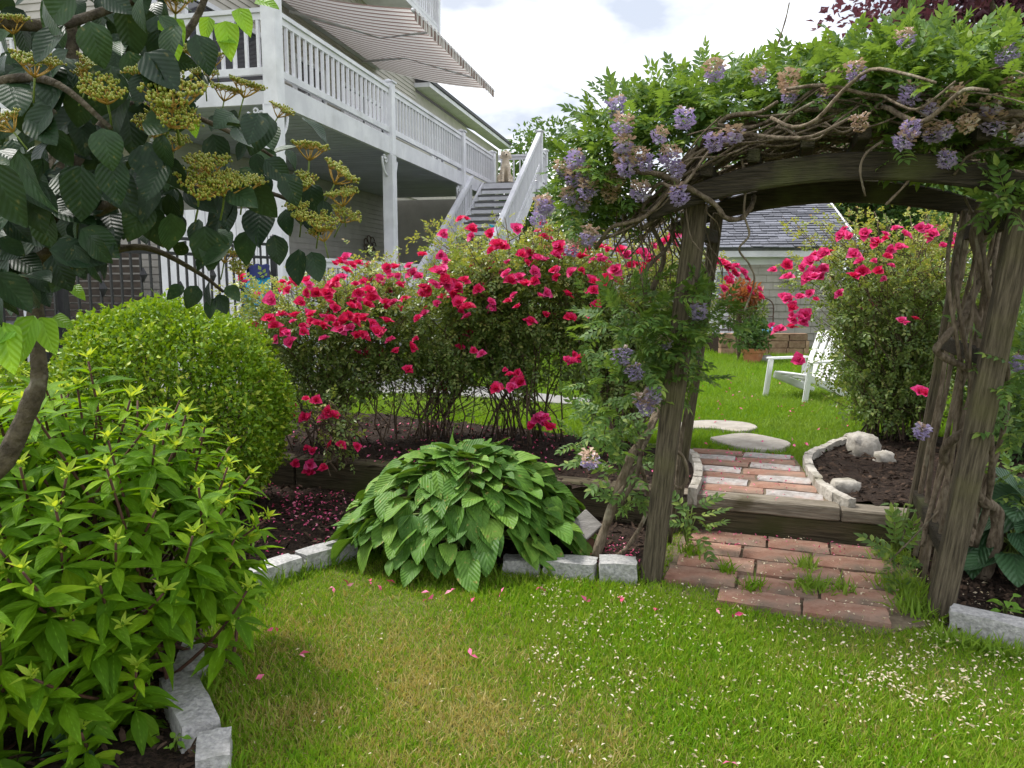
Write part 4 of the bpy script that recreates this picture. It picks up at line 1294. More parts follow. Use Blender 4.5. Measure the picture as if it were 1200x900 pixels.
# birdhouse on the shed wall
a, z = s_at(924, 322)
bh = MB(); bh.box(S(a, 0.12, z), (0.17, 0.17, 0.22), sx, sn); bho = bh.obj('birdhouse', M['siding']); tag(bho, 'tiny pale birdhouse fixed to the shed wall', 'birdhouse')
bh = MB(); bh.add([S(a - .13, .24, z + .10), S(a + .13, .24, z + .10), S(a + .13, 0, z + .10), S(a - .13, 0, z + .10), S(a, .24, z + .22), S(a, 0, z + .22)], [(0, 1, 2, 3), (0, 4, 1), (2, 5, 3), (0, 3, 5, 4), (1, 4, 5, 2)]); bh.obj('roof', M['concrete'], bho)
bh = MB(); bh.ball(S(a, 0.21, z + 0.02), 0.03, 8, 6); bh.obj('entrance', M['glass'], bho)
# metal trellis arches against the wall
tre = thing('garden_trellis', 'brown metal garden trellis with round arches against the shed wall', 'trellis', S(s_at(895, 400)[0], 0.2, UZ))
for k, px in enumerate((842, 868, 893)):
    a, zz = s_at(px, 349); w = s_at(px + 12, 349)[0] - a
    pts = [S(a - w, 0.18, UZ), S(a - w, 0.18, zz - w)] + [S(a - w * math.cos(q), 0.18, zz - w + w * math.sin(q)) for q in np.linspace(0.3, 2.84, 8)] + [S(a + w, 0.18, zz - w), S(a + w, 0.18, UZ)]
    mb = MB(); mb.tube(pts, 0.013, 5); mb.tube([S(a, 0.18, UZ), S(a, 0.18, zz)], 0.01, 5)
    for q in np.linspace(UZ + 0.3, zz - w, 4): mb.tube([S(a - w, 0.18, q), S(a + w, 0.18, q)], 0.009, 5)
    mb.obj('trellis_panel', M['rust'], tre)

# brick planter, pot and small things by the shed ---------------------
PY = 13.6
pl0, pl1 = P(843, 417, PY), P(945, 420, PY)
plz = UZ
pln = thing('brick_planter', 'low tan block planter bed in front of the shed', 'planter', (pl0 + pl1) / 2)
bx = (Vector((pl1.x, pl1.y, 0)) - Vector((pl0.x, pl0.y, 0))); bl = bx.length; bx.normalize(); by = Vector((-bx.y, bx.x, 0))
o0 = Vector((pl0.x, pl0.y, UZ))
for r in range(3):
    a = -0.15 if r % 2 else 0.0
    while a < bl:
        w = random.uniform(0.24, 0.36)
        s0_, s1_ = max(a, 0), min(a + w - 0.012, bl)
        if s1_ - s0_ > 0.04:
            rock('block', o0 + bx * (s0_ + s1_) / 2 + by * random.uniform(-.012, .012) + Vector((0, 0, 0.065 + r * 0.128)), (s1_ - s0_, 0.2, 0.12), M['bedbrick'], pln, r * 40 + int(a * 20), rough=0.07, cuts=1, X=bx, Y=by, boxy=0.93)
        a += w
mb = MB(); mb.box(o0 + bx * bl / 2 + by * 0.45 + Vector((0, 0, 0.17)), (bl, 0.72, 0.32), bx, by); mb.obj('soil_fill', M['mulch'], pln)
pc = G(882, 425, UZ)
pot = MB(); s_ = pc.y / F
pot.lathe(pc, [(0.0, 0.0), (0.13, 0.0), (0.165, 0.17), (0.19, 0.172), (0.2, 0.23), (0.18, 0.235), (0.165, 0.2), (0.0, 0.2)], 18)
poto = pot.obj('flower_pot', M['terracotta'], None, smooth=False); tag(poto, 'terracotta flower pot in front of the tan block planter', 'pot')
bb = MB(); bc = P(901, 390, PY + 0.3); bb.ball(bc, 0.13, 16, 10)
def ballmat():
    m, nt, N, L, b = nodes_of('blue_white_glaze')
    ge = N.new('ShaderNodeNewGeometry'); sxx = N.new('ShaderNodeSeparateXYZ'); L.new(ge.outputs['Position'], sxx.inputs[0])
    r = N.new('ShaderNodeValToRGB'); mr = N.new('ShaderNodeMapRange'); mr.inputs['From Min'].default_value = bc.z - 0.13; mr.inputs['From Max'].default_value = bc.z + 0.13
    L.new(sxx.outputs['Z'], mr.inputs['Value']); L.new(mr.outputs['Result'], r.inputs['Fac'])
    r.color_ramp.elements[0].position = 0.42; r.color_ramp.elements[0].color = (0.75, 0.74, 0.72, 1)
    r.color_ramp.elements[1].position = 0.5; r.color_ramp.elements[1].color = (0.15, 0.42, 0.7, 1)
    L.new(r.outputs['Color'], b.inputs['Base Color']); b.inputs['Roughness'].default_value = 0.3
    return m
bbo = bb.obj('garden_ball', ballmat(), None, smooth=True); tag(bbo, 'blue and white round garden ball on the block planter', 'ball')
ws = rock('stone', G(897, 425, UZ) + Vector((0, 0, 0.05)), (0.19, 0.15, 0.13), M['walk'], None, 77, rough=0.3, cuts=3, boxy=0.3)
tag(ws, 'small white stone beside the terracotta pot', 'stone')

# ------------------------------------------------------------------ white plastic lounge chair
chc = G(930, 470, UZ)
ch = thing('lawn_chair', 'white plastic slatted lawn chair on the back lawn behind the rose bush', 'chair', chc)
cw = Matrix.Translation(chc + Vector((0.12, 0.25, 0))) @ Matrix.Rotation(R_(70), 4, 'Z')     # local +Y is the chair's front
cw = Matrix.Translation(chc + Vector((0.22, 0.25, 0))) @ Matrix.Rotation(R_(120), 4, 'Z') @ Matrix.Scale(0.84, 4)
def cpart(name, fn, bevel=0.012):
    mb = MB(); fn(mb); ob(name, mb.mesh(name, M['plastic'], bevel=bevel, seg=2), ch, cw)
for k in range(5):
    f = k / 4
    cpart('seat_slat', lambda mb: mb.beam((-.26, .28 - .48 * f, .34 - .13 * f), (.26, .28 - .48 * f, .34 - .13 * f), 0.10, 0.022))
for k in range(5):
    x = -.22 + .11 * k
    cpart('back_slat', lambda mb: mb.beam((x, -.22, .2), (x * 1.12, -.56, .88 - 0.5 * x * x), 0.095, 0.02, up=(0, 1, .45)))
for s in (-1, 1):
    cpart('arm', lambda mb: mb.beam((s * .33, .36, .52), (s * .33, -.42, .50), 0.11, 0.028))
    cpart('front_leg', lambda mb: mb.beam((s * .32, .32, .51), (s * .32, .40, .0), 0.03, 0.10, up=(0, 1, 0)))
    cpart('back_leg', lambda mb: mb.beam((s * .28, .30, .31), (s * .28, -.52, .02), 0.032, 0.10))
    cpart('arm_support', lambda mb: mb.beam((s * .31, -.33, .49), (s * .29, -.30, .12), 0.03, 0.07, up=(0, 1, 0)))
cpart('back_brace', lambda mb: mb.beam((-.27, -.44, .60), (.27, -.44, .60), 0.03, 0.05))

# small grey board on a short post by the hosta -----------------------
bc_ = P(687, 615, 4.02)
gb = thing('garden_marker', 'small tilted grey square board on a short post beside the hosta', 'marker', Vector((bc_.x, bc_.y, 0)))
dn = Vector((-0.15, -0.75, 0.62)).normalized(); dx_ = Vector((1, -0.12, 0.42)); dx_ = (dx_ - dn * dx_.dot(dn)).normalized(); dy_ = dn.cross(dx_)
rt = Matrix.Rotation(R_(28), 3, dn); dx_ = rt @ dx_; dy_ = rt @ dy_
mb = MB(); mb.box(bc_, (0.12, 0.13, 0.022), dx_, dy_, dn); mb.obj('board', M['slate'], gb, bevel=0.004)
mb = MB(); mb.beam(bc_ - dn * 0.02 + Vector((0.0, 0.01, 0)), Vector((bc_.x + 0.02, bc_.y + 0.05, -0.02)), 0.07, 0.07, up=(0, 1, 0)); mb.obj('post', M['redpost'], gb, bevel=0.004)

# ================================================================== plant materials
M['grass'] = leafmat('grass_blade', (0.08, 0.205, 0.010), (0.185, 0.345, 0.018), (0.36, 0.40, 0.06), rough=0.7, spec=0.12, trans=0.35, patch=0.35, pcol=(0.30, 0.33, 0.06), pscale=2.5, plo=0.45, phi=0.65)
M['grass2'] = leafmat('lawn_blade', (0.085, 0.195, 0.014), (0.19, 0.34, 0.026), rough=0.7, spec=0.12, trans=0.35, patch=0.5, pcol=(0.30, 0.36, 0.10), pscale=0.8)
M['hosta'] = leafmat('hosta_leaf', spot=0.8, ca=(0.05, 0.13, 0.018), cb=(0.10, 0.215, 0.028), cc=(0.17, 0.30, 0.045), rough=0.5, spec=0.22, trans=0.15, vein=0.3, vfreq=5, vslope=1.6, midrib=0.15)
M['hosta2'] = leafmat('blue_hosta_leaf', (0.025, 0.075, 0.03), (0.05, 0.12, 0.045), rough=0.45, spec=0.4, trans=0.12, vein=0.5, vfreq=5, vslope=1.6)
M['hyd'] = leafmat('bright_leaf', spot=0.35, ca=(0.065, 0.165, 0.006), cb=(0.14, 0.285, 0.009), cc=(0.26, 0.43, 0.014), rough=0.55, spec=0.15, trans=0.42, vein=0.2, vfreq=7, vslope=0.9, midrib=0.45)
M['hydtip'] = leafmat('young_tip_leaf', (0.24, 0.40, 0.02), (0.40, 0.52, 0.06), rough=0.5, spec=0.2, trans=0.35, vein=0.3, vfreq=6, midrib=0.3)
M['vib'] = leafmat('viburnum_leaf', spot=0.3, ca=(0.010, 0.028, 0.012), cb=(0.021, 0.050, 0.019), cc=(0.038, 0.082, 0.027), rough=0.42, spec=0.26, trans=0.12, vein=0.15, vfreq=8, vslope=0.8, midrib=0.22)
M['vibyoung'] = leafmat('young_leaf', (0.16, 0.36, 0.03), (0.25, 0.48, 0.05), rough=0.4, spec=0.4, trans=0.45, vein=0.5, vfreq=6, vslope=0.8, midrib=0.3)
M['wist'] = leafmat('wisteria_leaflet', spot=0.4, ca=(0.055, 0.125, 0.03), cb=(0.125, 0.23, 0.05), cc=(0.29, 0.38, 0.075), rough=0.45, spec=0.3, trans=0.35, midrib=0.25, vein=0.2)
M['rose'] = leafmat('rose_leaf', (0.085, 0.15, 0.035), (0.185, 0.27, 0.065), (0.36, 0.39, 0.12), rough=0.36, spec=0.5, trans=0.3)
M['rosey'] = leafmat('young_rose_leaf', (0.24, 0.31, 0.07), (0.33, 0.38, 0.10), (0.30, 0.14, 0.07), rough=0.4, spec=0.4, trans=0.3)
M['box'] = leafmat('boxwood_leaf', (0.07, 0.16, 0.008), (0.19, 0.33, 0.014), (0.50, 0.55, 0.06), rough=0.45, spec=0.3, trans=0.25)
M['tree'] = leafmat('tree_leaf', (0.05, 0.11, 0.03), (0.10, 0.19, 0.05), rough=0.5, trans=0.25)
M['maple'] = leafmat('purple_maple_leaf', (0.045, 0.016, 0.026), (0.10, 0.035, 0.055), (0.16, 0.05, 0.07), rough=0.5, trans=0.3, tcol=(0.2, 0.06, 0.09))
M['copper'] = leafmat('copper_leaf', (0.22, 0.06, 0.03), (0.36, 0.14, 0.07), rough=0.45, trans=0.25)
M['petal_red'] = leafmat('rose_petal_red', (0.60, 0.012, 0.075), (0.75, 0.025, 0.16), (0.79, 0.05, 0.25), rough=0.55, spec=0.25, trans=0.25, tcol=(0.9, 0.03, 0.12))
M['petal_pink'] = leafmat('rose_petal_pink', (0.68, 0.03, 0.17), (0.78, 0.06, 0.27), (0.80, 0.16, 0.38), rough=0.55, spec=0.25, trans=0.25, tcol=(0.9, 0.08, 0.3))
M['pet_fall_w'] = leafmat('fallen_cream_petal', (0.48, 0.38, 0.24), (0.70, 0.62, 0.48), rough=0.8, trans=0.1)
M['pet_fall_p'] = leafmat('fallen_pink_petal', (0.55, 0.03, 0.12), (0.80, 0.16, 0.34), (0.75, 0.33, 0.40), rough=0.6, trans=0.1)
M['wis_fresh'] = leafmat('wisteria_petal', (0.36, 0.29, 0.50), (0.52, 0.46, 0.62), (0.72, 0.68, 0.74), rough=0.6, spec=0.2, trans=0.25, tcol=(0.5, 0.38, 0.75))
M['wis_faded'] = leafmat('faded_wisteria_petal', (0.44, 0.29, 0.21), (0.62, 0.48, 0.37), (0.72, 0.62, 0.60), rough=0.7, spec=0.15, trans=0.2, tcol=(0.55, 0.4, 0.28))
M['stalk'] = pmat('green_stalk', (0.10, 0.16, 0.03), (0.18, 0.24, 0.05), scale=20, rough=0.6)
M['umbel'] = pmat('ochre_stalk', (0.42, 0.27, 0.05), (0.52, 0.32, 0.08), scale=20, rough=0.6)
M['berry'] = leafmat('green_berry', (0.17, 0.22, 0.025), (0.28, 0.30, 0.04), (0.42, 0.36, 0.06), rough=0.4, spec=0.4, trans=0.0)
M['redstem'] = pmat('red_brown_stem', (0.06, 0.03, 0.022), (0.13, 0.06, 0.04), scale=20, rough=0.7)
M['tbark'] = pmat('smooth_bark', (0.045, 0.036, 0.024), (0.12, 0.10, 0.065), scale=26, rough=0.9, bump=0.9, bscale=45, c3=(0.19, 0.175, 0.13), s3=16, lo3=0.6, hi3=0.72)
M['palebark'] = pmat('pale_bark', (0.30, 0.23, 0.16), (0.46, 0.37, 0.27), scale=5, rough=0.9, bump=0.5, bscale=10)

def rdir_(n, bias=(0, 0, 0), w=1.0):
    return norm(rng.normal(size=(n, 3)) * w + np.asarray(bias, float))
DIA = [diamond(1, .55, .3, .2), diamond(1, .5, .1, -.15), diamond(1, .62, .5, .3)]

# ================================================================== lawn grass
blade = []
for k in range(5):
    rs = random.Random(k); w = 0.055; bend = rs.uniform(0.15, 0.6)
    blade.append(([(-w, 0, 0), (w, 0, 0), (w * .8, .55, bend * .25), (-w * .8, .55, bend * .25), (0, 1, bend)], [(0, 1, 2, 3), (3, 2, 4)], [(0, 0), (1, 0), (1, .5), (0, .5), (.5, 1)]))
def grass(name, pts, lens, mat, label):
    n_ = len(pts)
    d = norm(rng.normal(size=(n_, 3)) * [0.55, 0.55, 0.12] + [0, 0, 1])
    nn = rng.normal(size=(n_, 3)) * [1, 1, 0.1]
    o = ob(name, joined(name, blade, pts, frames(d, nn), lens, mat))
    tag(o, label, 'grass', kind='stuff')
lawn_edge = [tuple(p) for p in EDGE]
def lower_ok(x, y):
    if inA(x, y) or inB(x, y): return False
    r = Vector((x, y, 0)) - LF
    s, q = r.dot(U), r.dot(V)
    if q > TQ: return False
    if 0.06 < s < AW - 0.06 and q > -0.2 + 0.03 * math.sin(s * 17):
        if s < 0.36 and q < -0.02: return True
        return False
    if s >= AW - 0.06 and q > 0.05: return False
    return True
pts = []
while len(pts) < 190000:
    y = 1.75 + 3.2 * random.random() ** 1.35
    hx = y * 0.90 + 0.6
    x = random.uniform(max(-1.6, -hx), min(4.2, hx))
    if lower_ok(x, y): pts.append((x, y, -0.003))
pts = np.array(pts)
M['straw'] = leafmat('dry_grass_blade', (0.29, 0.26, 0.075), (0.42, 0.365, 0.13), (0.52, 0.46, 0.22), rough=0.8, spec=0.1, trans=0.25)
dc = [(G(430, 830), .75, .5), (G(560, 800), .35, .3), (G(330, 760), .35, .4), (G(760, 790), .3, .25), (G(1000, 850), .4, .3), (G(690, 860), .4, .3), (G(300, 880), .4, .4)]
dry = np.zeros(len(pts))
for c_, r_, a_ in dc: dry = np.maximum(dry, a_ * 1.5 * 0.72 * np.exp(-((pts[:, 0] - c_.x) ** 2 + (pts[:, 1] - c_.y) ** 2) / r_ ** 2))
dry = dry * np.array([0.35 + 1.3 * max(0, 0.5 + vnoise((p[0], p[1], 0), 4.5, 2) + .5 * vnoise((p[0], p[1], 0), 13, 5)) for p in pts]) + .05
isdry = rng.random(len(pts)) < np.clip(dry, 0, .85)
dp = pts[isdry]; pts = pts[~isdry]
grass('dry_lawn_grass', dp, rng.uniform(0.02, 0.046, len(dp)), M['straw'], 'dry straw coloured grass patches in the front lawn')
grass('front_lawn_grass', pts, rng.uniform(0.022, 0.052, len(pts)) * (1 + 0.25 * np.sin(pts[:, 0] * 3 + pts[:, 1] * 2)), M['grass'], 'short patchy green and straw coloured lawn in front of the arbor')
def upper_ok(x, y):
    if in_poly(x, y, walk_pts) or any(in_poly(x, y, s) for s in STONES): return False
    if inC(x, y) or inD(x, y): return False
    r = Vector((x, y, 0)) - LF
    s, q = r.dot(U), r.dot(V)
    if q < TQ + 0.16: return False
    if PW0 - 0.03 - .17 * (q - TQ - .155) < s < PW1 + 0.04 - .17 * (q - TQ - .155) and q < TQ + 1.37: return False
    if s > AW - 0.1 and q < TQ + 0.3: return False
    return True
pts = []
while len(pts) < 120000:
    y = 4.9 * (15.0 / 4.9) ** random.random()
    x = random.uniform(-0.30 * y, 0.62 * y)
    if upper_ok(x, y): pts.append((x, y, UZ - 0.003))
pts = np.array(pts)
grass('back_lawn_grass', pts, rng.uniform(0.03, 0.055, len(pts)) * (0.7 + pts[:, 1] / 12), M['grass2'], 'lush mown lawn behind the arbor')
# longer tufts along edges and in the paver joints
tp = []
def tuft(c, r, n_):
    for _ in range(n_): tp.append((c.x + random.gauss(0, r), c.y + random.gauss(0, r), c.z))
for px, py, r, n_ in ((950, 690, .045, 120), (945, 668, .03, 70), (1046, 655, .05, 220), (1060, 690, .06, 240), (880, 690, .03, 60), (810, 650, .035, 80), (990, 694, .03, 50), (850, 672, .02, 60), (1075, 715, .05, 260)):
    tuft(G(px, py, 0.02), r, n_)
for i in range(7, len(EDGE) - 1):
    for t in np.linspace(0, 1, 14): tuft(EDGE[i].lerp(EDGE[i + 1], t) + Vector((0, -0.05, 0)), 0.03, 16)
for i in range(0, 7):
    for t in np.linspace(0, 1, 14): tuft(EDGE[i].lerp(EDGE[i + 1], t) + Vector((0.07, -0.03, 0)), 0.03, 16)
for t in np.linspace(0, 1, 30): tuft(G(1100 + 130 * t, 752 + 30 * t), 0.025, 16)
tp = np.array(tp)
grass('edge_grass', tp, rng.uniform(0.035, 0.095, len(tp)), M['grass2'], 'longer grass tufts along the edging and between the pavers')

# fallen petals ------------------------------------------------------
petv = [leaf(1.2, .6, 2, 1, .5, .3, 'oval', seed=k) for k in range(3)]
pw = []
while len(pw) < 2000:
    px, py = random.uniform(620, 1210), random.uniform(655, 905)
    dens = 0.25 + 0.75 * (math.exp(-((px - 700) / 90) ** 2 - ((py - 720) / 45) ** 2) + math.exp(-((px - 1090) / 120) ** 2 - ((py - 790) / 45) ** 2)) * 1.5
    if py > 830: dens *= 0.45
    dens *= max(.08, .5 + 1.6 * vnoise((px / 45, py / 28, 0), 1, 3))
    if random.random() < dens:
        p = G(px, py, 0.035)
        pw.append(p)
for _ in range(60):
    pw.append(G(random.uniform(260, 640), random.uniform(690, 900), 0.03))
for _ in range(150):
    pw.append(A(random.uniform(.1, AW - .1), random.uniform(-.1, TQ), 0.036))
pw = np.array(pw); n = len(pw)
o = ob('fallen_cream_petals', joined('fallen_cream_petals', petv, pw, frames(rdir_(n) * [1, 1, .3], rdir_(n, (0, 0, 1.2))), rng.uniform(.007, .016, n), M['pet_fall_w']))
tag(o, 'tiny cream petals scattered over the lawn and pavers', 'petals', kind='stuff')
pp = []
for px, py in ((407, 686), (443, 686), (389, 688), (433, 681), (455, 680), (322, 735), (352, 767), (551, 768), (500, 702), (504, 694), (530, 692), (555, 701), (587, 694), (634, 688), (838, 714), (859, 720), (858, 893), (730, 700), (766, 712), (308, 790), (1075, 712), (688, 705)):
    for _ in range(2): pp.append((G(px + random.uniform(-2, 2), py, 0.036), 0.03))
for _ in range(90): pp.append((A(random.uniform(.15, AW - .15), random.uniform(TQ - .25, TQ), 0.035), .015))
for _ in range(110): pp.append((A(random.uniform(PW0 - .1, PW1 - .15), random.uniform(TQ, TQ + 1.3), UZ + 0.034), .018))
for _ in range(420):
    x, y = random.uniform(-2.2, 1.0), random.uniform(4.9, 6.8)
    if inC(x, y): pp.append((Vector((x, y, UZ + .045)), .026))
for _ in range(210):
    px, py = random.gauss(360, 35), random.gauss(588, 14)
    p = G(px, py, 0.045)
    if inA(p.x, p.y): pp.append((p, .022))
for _ in range(120):
    px, py = random.uniform(300, 420), random.uniform(600, 660)
    p = G(px, py, 0.045)
    if inA(p.x, p.y): pp.append((p, .018))
for _ in range(60): pp.append((G(random.uniform(800, 1000), random.uniform(430, 525), UZ + .05), .03))
for _ in range(140):
    px, py = random.gauss(715, 18), random.gauss(650, 10)
    p = G(px, py, 0.045)
    if inA(p.x, p.y): pp.append((p, .016))
n = len(pp)
o = ob('fallen_pink_petals', joined('fallen_pink_petals', petv, np.array([p[0] for p in pp]), frames(rdir_(n) * [1, 1, .4], rdir_(n, (0, 0, 1.2))), np.array([p[1] for p in pp]) * rng.uniform(.7, 1.2, n), M['pet_fall_p']))
tag(o, 'pink and red rose petals fallen on mulch, path and lawn', 'petals', kind='stuff')

# ================================================================== hosta
def hosta(center, Rx, Ry, Hh, n_, L, mat, label, seed, limit=290):
    rs = np.random.default_rng(seed)
    root = thing('hosta', label, 'hosta', center, 'hosta plants')
    i = np.arange(n_)
    r = ((i + 0.5) / n_) ** 0.45
    th = i * 2.39996 + rs.normal(size=n_) * 0.12
    rr = np.clip(r + rs.normal(size=n_) * 0.03, 0.02, 1.05)
    c = np.array(center)
    dome = lambda q: Hh * (np.clip(1 - q ** 2.1, 0, 1)) ** 0.85 + 0.055
    pos = np.stack([c[0] + Rx * rr * 0.86 * np.cos(th), c[1] + Ry * rr * 0.86 * np.sin(th), c[2] + dome(rr) + rs.normal(size=n_) * 0.018], 1)
    out = np.stack([np.cos(th + rs.normal(size=n_) * .35), np.sin(th + rs.normal(size=n_) * .35), np.zeros(n_)], 1)
    pitch = np.interp(rr, [0, .25, .6, 1.0], [0.75, 0.25, -0.22, -0.55]) + rs.normal(size=n_) * 0.22
    d = out * np.cos(pitch)[:, None] + np.array([0, 0, 1.0]) * np.sin(pitch)[:, None]
    nn = np.cross(np.cross(d, [0, 0, 1.0]), d) + rs.normal(size=(n_, 3)) * 0.22
    bad = np.linalg.norm(nn, axis=1) < 1e-3
    nn[bad] = [0, 1, 0]
    var = [leaf(1, w, 7, 2, fo, cu, 'heart', wave=wv, seed=k) for k, (w, fo, cu, wv) in enumerate(((.72, .28, .22, .02), (.80, .2, .32, .03), (.66, .36, .12, .035), (.76, .15, .4, .025), (.70, .3, .05, .02)))]
    scl = L * rs.uniform(.6, 1.25, n_) * np.interp(rr, [0, .5, 1], [.8, 1, 1.08])
    rot = frames(d, nn)
    pos = pos - d * (scl * 0.35)[:, None]
    vis = np.where(pos[:, 1] > c[1] + Ry * 0.45, 100.0, 0.0)
    split_leaves('leaf', var, mat, pos, rot, scl, root, limit, visible=vis)
    mb = MB()
    for k in range(0, n_, 2):
        p1 = Vector(pos[k]); p0 = Vector(center) + Vector((rs.normal() * .05, rs.normal() * .05, 0))
        mb.tube(bez(p0, Vector((p0.x * .6 + p1.x * .4, p0.y * .6 + p1.y * .4, p1.z)), p1, 4), [.006, .005, .005, .004, .004], 4)
    o = mb.obj('stems', M['stalk'], root, smooth=True); o['kind'] = 'stuff'
hc = G(545, 652, 0.03)
hosta((hc.x - .01, hc.y + 0.19, 0.03), 0.80, 0.64, 0.50, 420, 0.155, M['hosta'], 'big mounded green hosta in the bed beside the lawn', 3)
hr = G(1222, 690, 0.03)
hosta((hr.x + 0.1, hr.y + 0.25, 0.03), 0.42, 0.42, 0.36, 60, 0.20, M['hosta2'], 'dark blue green hosta at the right edge behind the arbor', 4)

# ================================================================== rose bushes
def petal_rosette(seed, n_=14, opened=1.0):
    rs = random.Random(seed); parts = []
    for i in range(n_):
        f = i / (n_ - 1)
        a = i * 2.4 + rs.random() * .3
        tilt = (0.15 + 1.1 * f) * opened + rs.gauss(0, .12)
        L, W = 0.5 + 0.45 * f, 0.62 + 0.35 * f
        v, fc, uv = leaf(L, W, 3, 1, 0.5, -0.25 + 0.5 * f, 'oval', wave=.07, seed=seed * 50 + i)
        ca, sa, ct, st = math.cos(a), math.sin(a), math.cos(tilt), math.sin(tilt)
        out = []
        for x, y, z in v:
            y2, z2 = y * st - z * ct, y * ct + z * st
            x2, y3 = x, y2 + 0.05 * f
            out.append((x2 * ca - y3 * sa, x2 * sa + y3 * ca, z2 + rs.uniform(-.015, .015)))
        parts.append((out, fc, uv, 0))
    return merge(parts)
ros = [petal_rosette(k, 13, 0.85 + 0.1 * (k % 3)) for k in range(5)]
ros_red = [base_mesh('flower', r, M['petal_red']) for r in ros]
ros_pink = [base_mesh('flower', r, M['petal_pink']) for r in ros]
leaf_spray = []
for k in range(3):
    parts = []; rs = random.Random(k)
    for a, y, s in ((0, 1.0, 1), (1.1, .62, .9), (-1.1, .62, .9), (1.25, .22, .72), (-1.25, .22, .72)):
        v, f, uv = diamond(.62 * s, .42 * s, .3, rs.uniform(-.1, .4))
        ca, sa = math.cos(-a), math.sin(-a)
        parts.append(([(x * ca - yy * sa, x * sa + yy * ca + y * .9, z - y * .1) for x, yy, z in v], f, uv, 0))
    leaf_spray.append(merge(parts))
def rose_bush(base, Hh, rx, ry, lean_, ncane, nspray, label, seed, blooms, nrand, zlow=0.38, spray=0.062, pink=0.32, bs=0.20):
    rs = random.Random(seed); nr = np.random.default_rng(seed)
    root = thing('rose_bush', label, 'rose bush', base, 'knee to head high rose bushes')
    base = Vector(base); lean_ = Vector(lean_)
    mb = MB(); twigs = []
    for i in range(ncane):
        a = rs.uniform(0, 2 * math.pi); rad = math.sqrt(rs.random()) * 0.95
        top = base + lean_ * 1.0 + Vector((rx * rad * math.cos(a), ry * rad * math.sin(a), Hh * (0.66 + 0.32 * math.sqrt(max(0, 1 - rad ** 2)) + rs.uniform(-.1, .04))))
        p0 = base + Vector((rs.gauss(0, rx * bs), rs.gauss(0, .12), 0))
        mid = p0.lerp(top, 0.45) + Vector((rs.gauss(0, .05), rs.gauss(0, .05), Hh * 0.12)) - lean_ * .2
        c = bez(p0, mid, top, 8)
        for k_ in range(1, 8): c[k_] = c[k_] + Vector((rs.gauss(0, .035), rs.gauss(0, .035), rs.gauss(0, .015)))
        r0 = rs.uniform(.004, .009)
        mb.tube(c, lerp_list([r0, r0 * .75, .003], 9), 5)
        twigs.append(c)
        for q in range(9):
            k = rs.randint(1, 7)
            st = c[k]
            out = Vector((math.cos(a + rs.gauss(0, .9)) * rx, math.sin(a + rs.gauss(0, .9)) * ry, rs.uniform(.05, .35) * Hh)) * rs.uniform(.25, .5)
            c2 = bez(st, st + out * .6 + Vector((0, 0, -.02)), st + out + Vector((0, 0, .05)), 5)
            mb.tube(c2, lerp_list([r0 * .5, .002], 6), 4)
            twigs.append(c2)
    o = mb.obj('canes', M['twig'], root, smooth=True); o['kind'] = 'stuff'
    allp = []
    for c in twigs:
        for k in range(1, len(c)):
            for t in (0.0, .5): allp.append(c[k - 1].lerp(c[k], t))
        allp.append(c[-1])
    allp = np.array([tuple(p) for p in allp])
    hf = (allp[:, 2] - base.z) / Hh
    w = np.clip((hf - zlow) / 0.25, 0.015, 1.0)
    idx = nr.choice(len(allp), nspray, p=w / w.sum())
    pos = allp[idx] + nr.normal(size=(nspray, 3)) * [.055, .055, .05]
    cen = np.array(base + lean_ + Vector((0, 0, Hh * 0.6)))
    outd = norm(pos - cen)
    d = norm(outd + nr.normal(size=(nspray, 3)) * .7 + [0, 0, -.1])
    nn = outd * 0.4 + nr.normal(size=(nspray, 3)) * .5 + [0, 0, .9]
    ny = int(nspray * .16)
    top_i = np.argsort(-(pos[:, 2] + nr.normal(size=nspray) * .15))[:ny]
    mask = np.zeros(nspray, bool); mask[top_i] = True
    f1 = ob('foliage', joined('foliage', leaf_spray, pos[~mask], frames(d[~mask], nn[~mask]), spray * nr.uniform(.7, 1.25, (~mask).sum()), M['rose']), root); f1['kind'] = 'stuff'
    f2 = ob('young_foliage', joined('young_foliage', leaf_spray, pos[mask], frames(d[mask], nn[mask]), spray * nr.uniform(.6, 1.0, mask.sum()), M['rosey']), root); f2['kind'] = 'stuff'
    bl = [(P(px, py, yy), s) for px, py, yy, s in blooms]
    surf = np.argsort(-(hf + nr.normal(size=len(allp)) * .26 + 0.25 * (cen[1] - allp[:, 1]) / ry))
    for k in range(nrand):
        bl.append((Vector(allp[surf[rs.randint(0, max(10, len(surf) // 5))]]) + Vector((rs.gauss(0, .05), rs.gauss(0, .05), .03)), rs.uniform(.7, 1.1)))
    for p, s in list(bl):
        for _ in range(rs.choice((0, 1, 1, 2))):
            bl.append((p + Vector((rs.gauss(0, .05), rs.gauss(0, .04), rs.gauss(0, .035))), s * rs.uniform(.55, .95)))
    for p, s in bl:
        od = (p - Vector(cen)).normalized()
        dd = np.array([od.x * .6 + rs.gauss(0, .3), -0.55 + rs.gauss(0, .25), .75 + rs.gauss(0, .25)])
        zax = norm(dd[None])[0]
        rot = frames(np.cross(zax, [rs.gauss(0, 1), rs.gauss(0, 1), .3])[None], zax[None])
        me = rs.choice(ros_pink if rs.random() < pink else ros_red)
        placed('flower', [me], np.array([tuple(p)]), rot, .054 * s, root)
    return root
